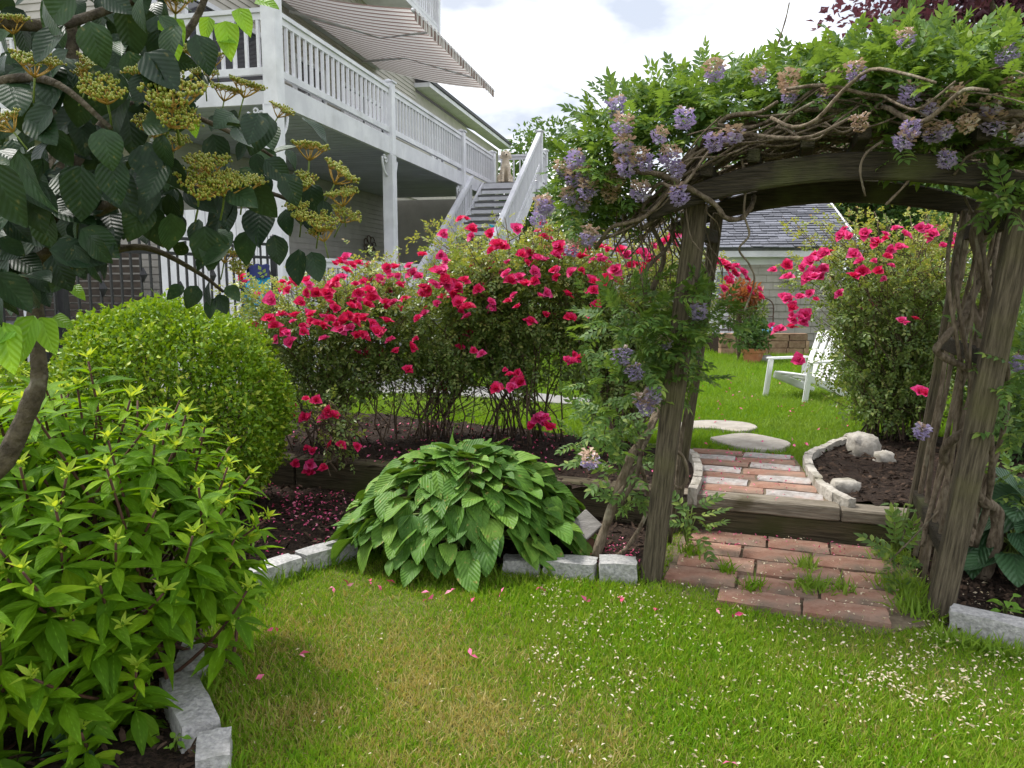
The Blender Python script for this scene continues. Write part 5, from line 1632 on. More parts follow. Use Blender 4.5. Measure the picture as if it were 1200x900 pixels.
# red blooms seen on the long row of bushes, left to right
B1 = [(303, 393), (318, 352), (322, 384), (341, 402), (325, 398), (345, 330), (352, 355), (362, 335), (371, 345), (378, 383), (392, 362), (400, 308), (405, 318), (412, 312), (388, 375), (396, 330), (365, 370), (355, 390), (384, 345), (408, 372), (420, 345), (430, 358), (436, 352), (425, 395), (440, 390), (398, 388), (372, 318), (338, 341), (415, 378), (404, 378), (390, 336), (412, 360), (360, 330), (432, 342), (346, 372), (330, 370), (426, 374), (418, 394)]
B2 = [(462, 315), (484, 322), (495, 300), (516, 300), (514, 338), (503, 340), (524, 336), (531, 346), (494, 345), (544, 330), (468, 335), (482, 408), (478, 434), (452, 356), (448, 393), (498, 369), (464, 412), (540, 258), (520, 275), (553, 270), (508, 334), (536, 340), (520, 350), (458, 325), (475, 352), (512, 320), (490, 374)]
B3 = [(575, 275), (582, 288), (548, 362), (575, 355), (548, 372), (622, 378), (611, 300), (595, 322), (605, 270), (626, 320), (630, 305), (650, 300), (560, 340), (565, 416), (598, 440), (610, 449), (581, 456), (596, 354), (664, 346), (692, 330), (607, 361), (640, 345), (668, 374), (665, 423), (636, 497), (628, 492), (642, 502), (600, 455), (590, 290), (615, 335)]
B4 = [(668, 296), (680, 303), (692, 292), (706, 306), (727, 295), (735, 302), (740, 312), (747, 298), (755, 318), (670, 320), (690, 345), (700, 357), (672, 425), (690, 370), (782, 284), (790, 277), (722, 318), (710, 330), (650, 318), (655, 290), (846, 311), (858, 318), (852, 330), (862, 313), (870, 320), (855, 325), (877, 342), (840, 306), (754, 299), (765, 305)]
def blo(lst, y): return [(a, b_, y + random.uniform(-.12, .15), random.uniform(.85, 1.35)) for a, b_ in lst]
rb = lambda px, Y: (P(px, 520, Y).x, Y, UZ)
rose_bush(rb(392, 5.95), 1.40, .74, .45, (-.08, -.12, 0), 34, 3700, 'leftmost red rose bush, leaning out towards the iron fence', 21, blo(B1, 5.28), 18, zlow=.22)
rose_bush(rb(508, 6.2), 1.60, .74, .48, (.0, -.05, 0), 34, 4200, 'tall red rose bush second from the left, behind the hosta', 22, blo(B2, 5.48), 20, zlow=.24)
rose_bush(rb(605, 6.15), 1.80, .76, .48, (.0, -.1, 0), 36, 4800, 'red rose bush in front of the stair, third from the left', 23, blo(B3, 5.45), 22, zlow=.22)
rose_bush(rb(735, 6.0), 1.72, .72, .45, (-.05, 0, 0), 36, 4800, 'pink and red rose bush behind the left arbor post', 24, blo(B4, 5.4), 16, zlow=.14, pink=.5)
B5 = [(955, 303), (966, 298), (987, 277), (1015, 275), (948, 326), (953, 320), (960, 324), (949, 345), (924, 352), (919, 350), (931, 358), (928, 362), (943, 370), (940, 380), (930, 375), (913, 388), (923, 327), (950, 308), (1027, 286), (1045, 293), (1054, 292), (1040, 302), (1078, 268), (1092, 276), (1060, 276), (1120, 280), (1056, 377), (1078, 460), (1000, 325), (1010, 320), (985, 345), (1105, 290), (1030, 318), (1000, 300), (936, 422)]
rose_bush((P(1040, 540, 6.2).x, 6.2, UZ), 1.86, .88, .55, (-.05, -.05, 0), 56, 6000, 'pink rose bush beyond the right side of the arbor', 25, blo(B5, 5.5), 6, zlow=-.05, pink=.75, bs=.16)
# low rose sprig hanging over the timber edging
sb = G(392, 545, UZ)
B6 = [(371, 470), (357, 490), (378, 492), (385, 482), (384, 486), (367, 530), (364, 545), (366, 556), (362, 553), (399, 522)]
rose_bush((sb.x + .08, sb.y - .05, UZ), .52, .14, .12, (-.10, -.12, 0), 9, 120, 'low red rose sprig drooping over the timber edging left of the hosta', 26, [(a, b_, sb.y - .25, random.uniform(.8, 1.1)) for a, b_ in B6], 0, zlow=.15, spray=.055, pink=.1)

# ================================================================== clipped round shrub
def ball_shrub(c, rx, ry, rz, n_, L, label, seed, name='clipped_shrub'):
    nr = np.random.default_rng(seed)
    root = thing(name, label, 'shrub', (c[0], c[1], UZ - .15), 'clipped bright green shrubs')
    d = norm(nr.normal(size=(n_, 3)))
    from mathutils import noise
    bump = np.array([noise.noise(Vector(tuple(x * 2.6 + seed))) * .11 + noise.noise(Vector(tuple(x * 7 + seed))) * .075 for x in d])
    depth = 1 - np.abs(nr.normal(size=n_)) * .13 + np.where(nr.random(n_) < .06, nr.random(n_) * .07, 0)
    pos = np.array(c) + d * np.array([rx, ry, rz]) * ((1 + bump) * depth)[:, None]
    nd = norm(d / np.array([rx, ry, rz]))
    ld = norm(nd * .7 + nr.normal(size=(n_, 3)) * 1.0 + [0, 0, .25])
    nn = nd * .6 + nr.normal(size=(n_, 3)) * .6 + [0, 0, .5]
    o = ob('foliage', joined('foliage', DIA, pos, frames(ld, nn), L * nr.uniform(.7, 1.3, n_), M['box']), root); o['kind'] = 'stuff'
    mb = MB()
    for k in range(60):
        e = Vector(tuple(pos[k])); s0_ = Vector((c[0] + nr.normal() * .08, c[1] + nr.normal() * .08, 0.0))
        mb.tube(bez(s0_, s0_.lerp(e, .5) + Vector((0, 0, .12)), e, 5), lerp_list([.014, .004], 6), 5)
    o = mb.obj('branches', M['twig'], root, smooth=True); o['kind'] = 'stuff'
bx_ = P(200, 470, 4.75)
ball_shrub((bx_.x, bx_.y, .68), .73, .66, .70, 46000, .034, 'large clipped round shrub with tiny bright green leaves', 5)
bx2 = P(-10, 470, 4.5)
ball_shrub((bx2.x, bx2.y, .45), .55, .5, .62, 16000, .036, 'smaller clipped bright green shrub behind the viburnum trunk', 6)

# ================================================================== bright green whorled shrub, front left
def whorl_shrub():
    nr = np.random.default_rng(9); rs = random.Random(9)
    base = Vector((-1.62, 2.75, 0.0))
    root = thing('whorled_shrub', 'bright green shrub with whorls of pointed leaves in the front left corner', 'shrub', base)
    tips = []
    cen = Vector((-1.70, 2.68, .44)); rad = Vector((.76, .70, .78))
    tries = 0
    while len(tips) < 150 and tries < 60000:
        tries += 1
        d = Vector((rs.gauss(0, 1), rs.gauss(0, 1), rs.gauss(0.25, .8))).normalized()
        if d.z < -.42 or d.y > .75: continue
        p = cen + Vector((d.x * rad.x, d.y * rad.y, d.z * rad.z)) * rs.uniform(.86, 1.04)
        if p.z < .16 or (p.z < .42 and not inA(p.x + .12, p.y)): continue
        if all((p - q[0]).length > .112 for q in tips): tips.append((p, d))
    lp, ld, ln, ls, young = [], [], [], [], []
    mb = MB()
    for p, d in tips:
        p0 = base + Vector((rs.gauss(0, .2), rs.gauss(0, .16), 0))
        if (p - p0).length < .2 or p.z < .3: p0 = p0.lerp(Vector((p.x, p.y, 0)), .6)
        mid = p0.lerp(p, .55) + Vector((0, 0, -.05)) + d * .06
        c = bez(p0, mid, p, 10)
        mb.tube(c, lerp_list([.008, .0065, .004], 11), 5)
        tdir = (c[-1] - c[-3]).normalized()
        tdir = (tdir + Vector((0, 0, .55))).normalized()
        a0 = rs.uniform(0, 6)
        o1 = tdir.orthogonal().normalized(); o2 = tdir.cross(o1)
        # nodes down the stem: pairs / threes, bigger lower down
        for node in range(7):
            back = node * .058 * rs.uniform(.8, 1.2) - .012
            q = c[-1] - tdir * back if back < .15 else c[max(0, 10 - int(back * 11))].lerp(c[-1] - tdir * back, .5)
            m_ = 5 if node == 0 else (4 if node < 3 else 3)
            for k in range(m_):
                a = a0 + node * .8 + k * 2 * math.pi / m_ + rs.gauss(0, .15)
                o_ = o1 * math.cos(a) + o2 * math.sin(a)
                el = (.85, .45, .2, .0, -.15, -.3, -.35)[node] + rs.gauss(0, .13)
                dd = o_ * math.cos(el) + tdir * math.sin(el)
                lp.append(q); ld.append(dd); ln.append(tdir * math.cos(el) - o_ * math.sin(el) + Vector((rs.gauss(0, .12), rs.gauss(0, .12), .15)))
                ls.append((.05, .098, .125, .138, .145, .15, .15)[node] * rs.uniform(.85, 1.18)); young.append(node == 0)
    o = mb.obj('stems', M['redstem'], root, smooth=True); o['kind'] = 'stuff'
    lp, ld, ln = [np.array([tuple(x) for x in y]) for y in (lp, ld, ln)]
    ls, young = np.array(ls), np.array(young)
    var = [leaf(1, w, 6, 2, fo, cu, 'lance', wave=wv, seed=k) for k, (w, fo, cu, wv) in enumerate(((.30, .4, .22, .012), (.34, .3, .32, .015), (.28, .5, .10, .02), (.32, .35, .42, .012), (.36, .25, .26, .02)))]
    rot = frames(ld, ln)
    split_leaves('leaf', var, M['hyd'], lp[~young], rot[~young], ls[~young], root, 290)
    tv = [leaf(1, .30, 4, 1, .5, .1, 'lance', seed=k) for k in range(3)]
    split_leaves('tip_leaf', tv, M['hydtip'], lp[young], rot[young], ls[young], root, 290)
    # small creamy bud clusters at the tips
    bm_ = MB()
    for p, d in tips:
        for k in range(9):
            bm_.ball(p + Vector((rs.gauss(0, .008), rs.gauss(0, .008), rs.uniform(0, .028))), .0045, 5, 4)
    o = bm_.obj('buds', M['hydtip'], root, smooth=True); o['kind'] = 'stuff'
whorl_shrub()

# ================================================================== viburnum, close on the left
def viburnum():
    rs = random.Random(31); nr = np.random.default_rng(31)
    base = P(-150, 800, 1.75); base.z = 0.0
    root = thing('viburnum', 'dark leaved viburnum with yellow green berry clusters, close on the left', 'viburnum', base)
    D = 1.8
    tr = MB()
    trunk = catmull([base, P(-60, 640, D), P(5, 540, D), P(38, 468, D), P(46, 440, D), P(42, 380, D), P(44, 320, D + .02), P(66, 268, D + .03)], 6)
    tr.tube(trunk, [r * (1 + .06 * math.sin(i * 1.1) + .05 * math.sin(i * 2.7)) for i, r in enumerate(lerp_list([.027, .025, .023, .022, .018, .018, .019, .018], len(trunk)))], 12)
    tr.obj('trunk', M['tbark'], root, smooth=True)
    def branch(pix, r0, r1, name='branch'):
        pts = catmull([P(*q) for q in pix], 5)
        mb = MB(); mb.tube(pts, lerp_list([r0, (r0 + r1) / 2, r1], len(pts)), 8)
        mb.obj(name, M['tbark'], root, smooth=True)
        return pts
    brs = []
    brs.append(branch([(42, 330, D), (10, 300, D + .03), (-30, 285, D), (-80, 250, D - .1)], .022, .012))
    brs.append(branch([(50, 300, D), (85, 262, D), (130, 240, D - .03), (185, 218, D - .05), (240, 205, D)], .022, .007))
    brs.append(branch([(62, 272, D), (70, 200, D), (60, 130, D + .05), (85, 60, D + .1), (70, -30, D + .1)], .024, .012))
    brs.append(branch([(66, 220, D), (110, 160, D + .1), (170, 90, D + .15), (225, 30, D + .2), (250, -30, D + .2)], .016, .007))
    brs.append(branch([(48, 320, D), (110, 300, D + .1), (170, 290, D + .15), (230, 318, D + .2), (262, 342, D + .2)], .012, .004))
    brs.append(branch([(200, 212, D), (255, 225, D + .05), (310, 225, D + .1), (350, 240, D + .1), (385, 262, D + .1)], .008, .003))
    brs.append(branch([(150, 120, D + .1), (210, 130, D), (280, 160, D), (330, 190, D + .05)], .008, .003))
    brs.append(branch([(-40, 110, D - .3), (20, 92, D - .3), (70, 100, D - .35), (130, 150, D - .38)], .012, .004))
    brs.append(branch([(-40, 20, D - .3), (60, 30, D - .2), (130, 10, D - .1), (190, -10, D - .1)], .014, .006))
    var = [leaf(1, w, 7, 2, fo, cu, 'ovate', wave=wv, seed=k) for k, (w, fo, cu, wv) in enumerate(((.74, .22, .2, .02), (.8, .15, .3, .03), (.7, .3, .1, .02), (.76, .1, .38, .03), (.72, .26, .02, .025)))]
    pos, d, nn, sc = [], [], [], []
    def put(px, py, Y, size, dirpix=None, face=.6):
        p = P(px, py, Y)
        if dirpix is None: dirpix = (rs.gauss(0.15, .55), rs.gauss(.75, .45))
        dd = Vector((dirpix[0], rs.gauss(-.25, .3), -dirpix[1])).normalized()
        n_ = Vector((rs.gauss(0, .35), -face + rs.gauss(0, .3), .55 + rs.gauss(0, .3)))
        pos.append(p); d.append(dd); nn.append(n_); sc.append(size)
    # named big leaves in view (base pixel, direction)
    for px, py, Y, s, dx, dy in ((130, 185, 1.42, .082, .1, 1), (120, 150, 1.38, .07, .25, 1), (95, 195, 1.45, .10, -.1, 1), (190, 190, 1.5, .09, -.2, 1), (165, 170, 1.5, .085, .35, .9), (60, 125, 1.45, .08, -.5, .7),
                                 (35, 135, 1.45, .08, .6, .6), (60, 150, 1.5, .075, .3, 1), (20, 175, 1.35, .11, .1, 1), (-10, 190, 1.3, .11, .3, 1), (75, 30, 1.4, .085, -.6, .9), (105, 25, 1.42, .075, .2, 1), (50, 0, 1.4, .085, .5, 1),
                                 (150, 60, 1.5, .07, .2, .9), (205, 30, 1.6, .08, -.1, 1), (230, 40, 1.6, .075, .4, 1), (215, 225, 1.6, .075, .6, .3), (240, 265, 1.65, .09, .05, 1), (255, 270, 1.68, .085, -.1, 1), (200, 250, 1.6, .085, -.3, 1),
                                 (170, 235, 1.6, .085, -.2, 1), (305, 243, 1.75, .10, .1, 1), (335, 245, 1.78, .06, .05, 1), (322, 275, 1.78, .07, .1, 1), (350, 292, 1.78, .085, .0, 1), (365, 295, 1.8, .075, .3, 1), (292, 270, 1.72, .075, -.25, 1),
                                 (290, 165, 1.9, .055, -.5, .7), (300, 180, 1.9, .06, .2, 1), (270, 130, 1.95, .055, .3, .8), (255, 135, 1.95, .05, -.2, 1), (310, 205, 1.9, .06, .0, 1), (265, 190, 1.85, .07, .1, 1), (335, 175, 1.95, .05, .5, .6), (378, 235, 1.85, .05, .2, 1), (360, 250, 1.82, .06, .5, .7),
                                 (245, 330, 1.95, .065, .1, 1), (255, 345, 1.97, .055, .4, .9), (232, 335, 1.93, .06, -.4, .9), (265, 335, 2.0, .05, .7, .6), (215, 335, 1.95, .05, -.7, .5), (250, 350, 1.97, .055, -.1, 1)):
        put(px, py, Y, s, (dx, dy), .75)
    # the mass of the crown: leaves round the branches, plus unseen ones added overhead to shade them
    regs = ((-150, 330, -420, -60, 260), (0, 260, -60, 110, 150), (-20, 210, 60, 230, 150), (-20, 130, 180, 335, 150), (120, 270, 190, 300, 16), (230, 370, 120, 290, 34), (-20, 110, 250, 350, 40))
    for x0, x1, y0, y1, n_ in regs:
        for _ in range(n_):
            px, py = rs.uniform(x0, x1), rs.uniform(y0, y1)
            if px > 205 and py < 80: continue
            if px > 255 and py < 125: continue
            if 60 < px < 210 and 305 < py: continue
            if 272 < px < 345 and py > 225: continue
            put(px, py, rs.uniform(1.45, 2.3) if py > -60 else rs.uniform(1.5, 2.6), rs.uniform(.055, .10))
    pos, d, nn = [np.array([tuple(x) for x in y]) for y in (pos, d, nn)]
    sc = np.array(sc)
    split_leaves('leaf', var, M['vib'], pos, frames(d, nn), sc, root, 295)
    # bright young leaves low on the trunk and at the top edge
    yv = [base_mesh('young_leaf', leaf(1, .62, 7, 2, .25, .25, 'heart', wave=.02, seed=k), M['vibyoung']) for k in range(3)]
    for px, py, Y, s, dx, dy in ((40, 370, 1.55, .095, -.35, 1), (48, 372, 1.58, .08, .45, 1), (5, 378, 1.5, .1, .2, 1), (20, 385, 1.5, .06, -.8, .4), (55, 215, 1.9, .06, .1, 1), (60, 238, 1.95, .07, .2, .9), (45, 205, 1.9, .05, -.3, 1), (265, 25, 1.9, .09, .15, 1),
                                 (280, 10, 1.9, .07, .4, .8), (255, 45, 1.9, .05, .7, .1), (245, 20, 1.92, .06, -.2, 1), (300, 0, 1.9, .06, .8, .2), (200, 20, 1.75, .09, .2, 1), (225, 135, 1.8, .05, .2, 1), (62, 372, 1.75, .055, .9, .3), (85, 335, 2.0, .05, .6, .5), (2, 225, 1.9, .06, .2, .8)):
        dd = np.array([[dx, -.3, -dy]]); n_ = np.array([[.1, -.7, .5]])
        placed('young_leaf', [rs.choice(yv)], np.array([tuple(P(px, py, Y))]), frames(dd, n_), s, root)
    # flat topped berry clusters
    um = []
    for k in range(4):
        r2 = random.Random(k + 50); mb = MB()
        for i in range(7):
            a = i * 2 * math.pi / 7 + r2.gauss(0, .2); rr = .35 if i else 0
            rr *= 1.15; hub = Vector((rr * math.cos(a), rr * math.sin(a), .34 + r2.uniform(-.05, .05)))
            mb.tube([(0, 0, 0), hub * .55 + Vector((0, 0, -.03)), hub], [.03, .024, .02], 5, mi=0)
            for j in range(6):
                b_ = j * 2 * math.pi / 6 + r2.gauss(0, .3); e = hub + Vector((.17 * math.cos(b_), .17 * math.sin(b_), .14 + r2.uniform(-.04, .05))) * r2.uniform(.75, 1.2)
                mb.tube([hub, e], [.015, .010], 4, mi=0)
                for q in range(5):
                    f = e + Vector((r2.gauss(0, .065), r2.gauss(0, .065), r2.uniform(.0, .08)))
                    mb.tube([e, f], [.008, .008], 3, mi=0, cap=False)
                    mb.ball(f, (.034, .034, .045), 6, 4, mi=1)
        mb.tube([(0, 0, -.75), (.02, 0, -.35), (0, 0, .02)], [.03, .028, .032], 6, mi=2)
        um.append(mb.mesh('berry_cluster', [M['umbel'], M['berry'], M['stalk']], smooth=True))
    for px, py, Y, s in ((40, 78, 1.42, .052), (98, 78, 1.5, .04), (100, 92, 1.48, .045), (125, 108, 1.42, .058), (182, 92, 1.5, .06), (205, 115, 1.48, .075), (198, 135, 1.46, .06), (180, 150, 1.55, .05), (202, 168, 1.58, .045), (245, 195, 1.62, .062), (232, 220, 1.58, .066), (262, 218, 1.6, .06), (285, 215, 1.66, .055),
                         (285, 105, 1.95, .055), (262, 110, 1.95, .05), (325, 130, 2.0, .045), (362, 178, 1.9, .058), (352, 215, 1.85, .055), (392, 205, 1.85, .06), (402, 232, 1.85, .055), (400, 252, 1.87, .05), (352, 250, 1.8, .05), (374, 262, 1.8, .052), (380, 275, 1.82, .045), (262, 300, 2.0, .05), (280, 315, 2.0, .045), (240, 90, 1.9, .045),
                         (15, 145, 1.4, .04), (15, 30, 1.55, .045), (205, 5, 1.7, .055), (252, 70, 1.9, .04), (230, 60, 1.85, .045), (10, 290, 1.85, .04), (30, 300, 1.9, .035)):
        up = np.array([[rs.gauss(.25, .25), -.35 + rs.gauss(0, .2), .8]])
        placed('berry_cluster', [rs.choice(um)], np.array([tuple(P(px, py, Y) - Vector((0, 0, s * .35)))]), frames(np.cross(up, [[rs.gauss(0, 1), 1, 0]]), up), s * 1.18, root)
viburnum()

# ================================================================== wisteria over the arbor
def wisteria():
    rs = random.Random(77); nr = np.random.default_rng(77)
    root = thing('wisteria', 'wisteria vine with purple and faded blooms covering the arbor', 'wisteria', A(AW / 2, AD / 2))
    def stem(pts, r0, r1, n=8, name='stem', k=6):
        c = catmull(pts, k)
        mb = MB(); mb.tube(c, [r * (1 + .13 * math.sin(i * 1.3 + r0 * 900)) for i, r in enumerate(lerp_list([r0, (r0 + r1) / 2, r1], len(c)))], n)
        mb.obj(name, M['bark'], root, smooth=True)
    Yl, Yr = LF.y + .15, RF.y + .35
    # left trunk: rises in front of the timber, splits and twines behind the post
    stem([P(697, 655, Yl + .05), P(712, 610, Yl + .05), P(728, 565, Yl + .05), P(742, 530, Yl + .05), P(760, 505, Yl + .2), P(782, 450, Yl + .45), P(800, 380, Yl + .5), P(806, 300, Yl + .4), P(800, 250, Yl + .3)], .026, .017, name='trunk')
    stem([P(716, 658, Yl + .1), P(740, 635, Yl + .15), P(760, 590, Yl + .2), P(748, 545, Yl + .1), P(728, 575, Yl + .02), P(714, 598, Yl + .05)], .013, .010)
    stem([P(720, 600, Yl + .05), P(745, 560, Yl), P(752, 530, Yl), P(770, 490, Yl + .2)], .015, .010)
    stem([P(783, 525, Yl - .05), P(800, 535, Yl - .05), P(806, 560, Yl - .02), P(796, 572, Yl), P(784, 562, Yl)], .010, .007)
    stem([P(756, 345, Yl), P(758, 315, Yl), P(782, 290, Yl + .05), P(790, 262, Yl + .1)], .012, .008)
    stem([P(764, 340, Yl + .1), P(778, 300, Yl + .1), P(762, 262, Yl + .1), P(745, 225, Yl + .1)], .014, .009)
    # loop hanging at the left corner of the beam
    stem([P(740, 200, Yl - .3), P(775, 205, Yl - .32), P(810, 222, Yl - .34), P(838, 240, Yl - .34), P(850, 255, Yl - .33), P(868, 256, Yl - .3), P(880, 243, Yl - .27), P(884, 230, Yl - .2)], .013, .011)
    stem([P(869, 186, Yl - .35), P(874, 215, Yl - .34), P(872, 250, Yl - .33), P(878, 275, Yl - .32), P(866, 292, Yl - .32), P(878, 310, Yl - .3), P(884, 330, Yl - .3), P(872, 365, Yl - .3)], .006, .004)
    stem([P(1035, 165, Yr - .4), P(1015, 180, Yr - .42), P(1008, 200, Yr - .42), P(1014, 230, Yr - .4)], .006, .004)
    # right trunks: thick and twisted in the side of the arbor
    stem([P(1150, 680, Yr + .05), P(1165, 640, Yr + .05), P(1168, 600, Yr + .05), P(1150, 585, Yr), P(1135, 560, Yr), P(1148, 520, Yr + .1)], .034, .024, 10, 'trunk')
    stem([P(1112, 600, Yr + .1), P(1120, 560, Yr), P(1105, 530, Yr - .05), P(1130, 505, Yr - .12), P(1150, 495, Yr), P(1160, 470, Yr + .1)], .022, .016, 9, 'trunk')
    stem([P(1152, 440, Yr - .1), P(1125, 428, Yr - .16), P(1098, 412, Yr - .18), P(1108, 395, Yr - .18), P(1130, 370, Yr - .12), P(1142, 340, Yr - .05), P(1160, 318, Yr), P(1185, 300, Yr + .1)], .017, .015, 9, 'trunk')
    stem([P(1135, 420, Yr), P(1150, 390, Yr - .05), P(1138, 355, Yr), P(1150, 320, Yr + .05), P(1140, 280, Yr + .1), P(1148, 240, Yr + .1)], .022, .015, 9, 'trunk')
    stem([P(1143, 620, Yr), P(1140, 520, Yr - .1), P(1137, 420, Yr - .2), P(1142, 330, Yr - .18), P(1146, 270, Yr - .1), P(1130, 230, Yr - .05)], .007, .006)
    stem([P(1160, 360, Yr), P(1128, 380, Yr), P(1135, 430, Yr + .1), P(1120, 470, Yr + .1), P(1125, 540, Yr + .1)], .014, .011, 8)
    stem([P(1155, 670, Yr + .3), P(1156, 600, Yr + .3), P(1154, 500, Yr + .35), P(1150, 420, Yr + .4)], .018, .015, 8, 'trunk')
    for k in range(6):           # further twisted stems filling the side of the arbor
        x0, ph = 1088 + 11 * k, rs.uniform(0, 6); n_ = 9; pts = []
        for j in range(n_):
            f = j / (n_ - 1)
            pts.append(P(x0 + (8 + 34 * f) + 15 * math.sin(ph + f * 7), 640 - 390 * f, Yr - .05 + .12 * math.cos(ph + f * 7)))
        stem(pts, rs.uniform(.010, .018), rs.uniform(.007, .012), 7, 'stem', 5)
    stem([P(1040, 660, Yr - .1), P(1070, 630, Yr - .12), P(1100, 598, Yr - .15)], .004, .004, 5)
    stem([P(1038, 240, Yr - .3), P(1062, 215, Yr - .32), P(1078, 190, Yr - .3), P(1100, 175, Yr - .2)], .006, .004, 6)
    stem([P(1118, 205, Yr - .4), P(1140, 180, Yr - .4), P(1200, 172, Yr - .35)], .006, .005, 6)
    stem([P(901, 70, Yl), P(910, 55, Yl), P(920, 25, Yl), P(925, 3, Yl)], .005, .003, 5)
    # tangle of thin stems lying over the beams
    mb = MB()
    arc = lambda s: LFt.z + .02 + .20 * math.sin(math.pi * min(1, max(0, (s + .15) / 1.75))) + .06
    for i in range(165):
        s0_ = rs.uniform(-.55, 1.1); l = rs.uniform(.35, .95); q = rs.uniform(-.26, AD + .15); dz = rs.uniform(0, .16); pts = []
        m_ = 7; ph = rs.uniform(0, 6); am = rs.uniform(.02, .07); dq = rs.gauss(0, .25)
        for k in range(m_):
            s = s0_ + l * k / (m_ - 1)
            zz = arc(s) + dz + am * math.sin(ph + k * 1.3) - (max(0, -s) ** 1.3) * .9
            p = A(s, q + dq * k / m_ + am * math.cos(ph + k), 0) + Vector((shift.x, shift.y, zz))
            pts.append(p)
        r = rs.choice((.004, .005, .006, .008, .011)); c = catmull(pts, 3)
        mb.tube(c, lerp_list([r, r, r * .6], len(c)), 5)
    for i in range(34):          # stems trailing down on the left
        s0_ = rs.uniform(-.50, .02); q = rs.uniform(-.2, AD); z0_ = arc(0) - rs.uniform(.05, .2); l = rs.uniform(.2, .5)
        pts = [A(s0_, q) + Vector((shift.x, shift.y, z0_))]
        for k in range(1, 5): pts.append(pts[-1] + Vector((rs.gauss(.03, .03), rs.gauss(0, .03), -l / 4)))
        c = catmull(pts, 3); mb.tube(c, lerp_list([.005, .003], len(c)), 4)
    o = mb.obj('stem_tangle', M['bark'], root, smooth=True); o['kind'] = 'stuff'
    # compound leaves
    var = []
    for k in range(6):
        r2 = random.Random(k); parts = []; npair = r2.choice((4, 5, 5, 6)); droop = r2.uniform(.05, .35)
        def ax(t): return (0, t, -droop * t * t)
        for j in range(npair):
            t = .22 + .68 * j / (npair - 1)
            for s in (-1, 1):
                v, f, uv = leaf(.32 * (1 - .18 * abs(t - .5)), .15, 3, 1, .35, r2.uniform(.05, .4), 'lance', seed=k * 9 + j)
                a = s * (1.05 - .25 * t + r2.gauss(0, .1)); ca, sa = math.cos(-a), math.sin(-a); o_ = ax(t)
                parts.append(([(x * ca - y * sa + o_[0], x * sa + y * ca + o_[1], z + o_[2] + r2.uniform(-.01, .01)) for x, y, z in v], f, uv, 0))
        v, f, uv = leaf(.36, .155, 3, 1, .3, .25, 'lance'); o_ = ax(.95)
        parts.append(([(x, y + o_[1], z + o_[2]) for x, y, z in v], f, uv, 0))
        v, f, uv = leaf(1, .018, 4, 1, .2, droop, 'lance'); parts.append((v, f, uv, 0))
        var.append(merge(parts))
    pos, d, nn = [], [], []
    # clouds of foliage: pixel centre, depth, half width px, half height px, depth half, count
    Y0 = LF.y
    clouds = [(728, 540, Y0 + .25, 30, 40, .2, 22), (700, 510, Y0 + .4, 34, 34, .2, 14), (712, 195, Y0 + .2, 52, 48, .35, 130), (682, 240, Y0 + .3, 30, 38, .3, 60), (760, 150, Y0 + .25, 75, 42, .45, 170), (850, 120, Y0 + .25, 75, 40, .45, 170), (930, 115, Y0 + .2, 60, 42, .45, 120), (1000, 100, Y0 + .05, 65, 50, .5, 190),
              (1080, 95, Y0 - .1, 75, 55, .5, 230), (1165, 95, Y0 - .25, 70, 60, .5, 210), (1110, 165, Y0 - .3, 80, 30, .2, 70), (1180, 215, Y0 - .4, 35, 28, .2, 26), (720, 240, Y0 + .3, 55, 35, .3, 55),
              (765, 375, Y0 + .02, 62, 42, .2, 60), (762, 430, Y0 + .08, 46, 46, .2, 40), (830, 375, Y0 + .1, 36, 34, .2, 34), (800, 420, Y0 + .1, 36, 34, .2, 26), (705, 475, Y0 + .3, 34, 38, .2, 14), (705, 385, Y0 + .35, 26, 40, .2, 14),
              (735, 590, Y0 + .2, 22, 20, .15, 8), (815, 612, Y0 + .35, 16, 22, .1, 7), (1195, 440, Y0 - .35, 32, 26, .2, 14), (1195, 490, Y0 - .3, 30, 26, .2, 12), (1190, 240, Y0 - .5, 28, 12, .1, 8), (1190, 395, Y0 + .2, 40, 60, .3, 26), (1055, 655, Y0 - .12, 16, 28, .08, 9), (1185, 560, Y0 + .2, 28, 40, .2, 14)]
    for px, py, Y, hw, hh, hd, n_ in clouds:
        for _ in range(int(n_ * 1.6)):
            a = Vector((rs.gauss(0, 1), rs.gauss(0, 1), rs.gauss(0, 1))).normalized() * (rs.random() ** .4)
            if py < 200 and a.z < -.55: a.z *= .4
            p = P(px + a.x * hw, py - a.z * hh, Y + a.y * hd)
            pos.append(p)
            o_ = Vector((a.x * .8, a.y * .8 - .35, a.z * .5 + .25)) + Vector((rs.gauss(0, .55), rs.gauss(0, .55), rs.gauss(0, .4)))
            d.append(o_); nn.append(Vector((a.x * .3 + rs.gauss(0, .35), -.35 + rs.gauss(0, .35), .85)))
    pos, d, nn = [np.array([tuple(x) for x in y]) for y in (pos, d, nn)]
    ls = rs_scale = nr.uniform(.105, .165, len(pos))
    hidden = np.where(pos[:, 1] > Y0 + .35, 50.0, 0.0)
    split_leaves('leaf', var, M['wist'], pos, frames(d, nn), ls, root, 295, visible=hidden)
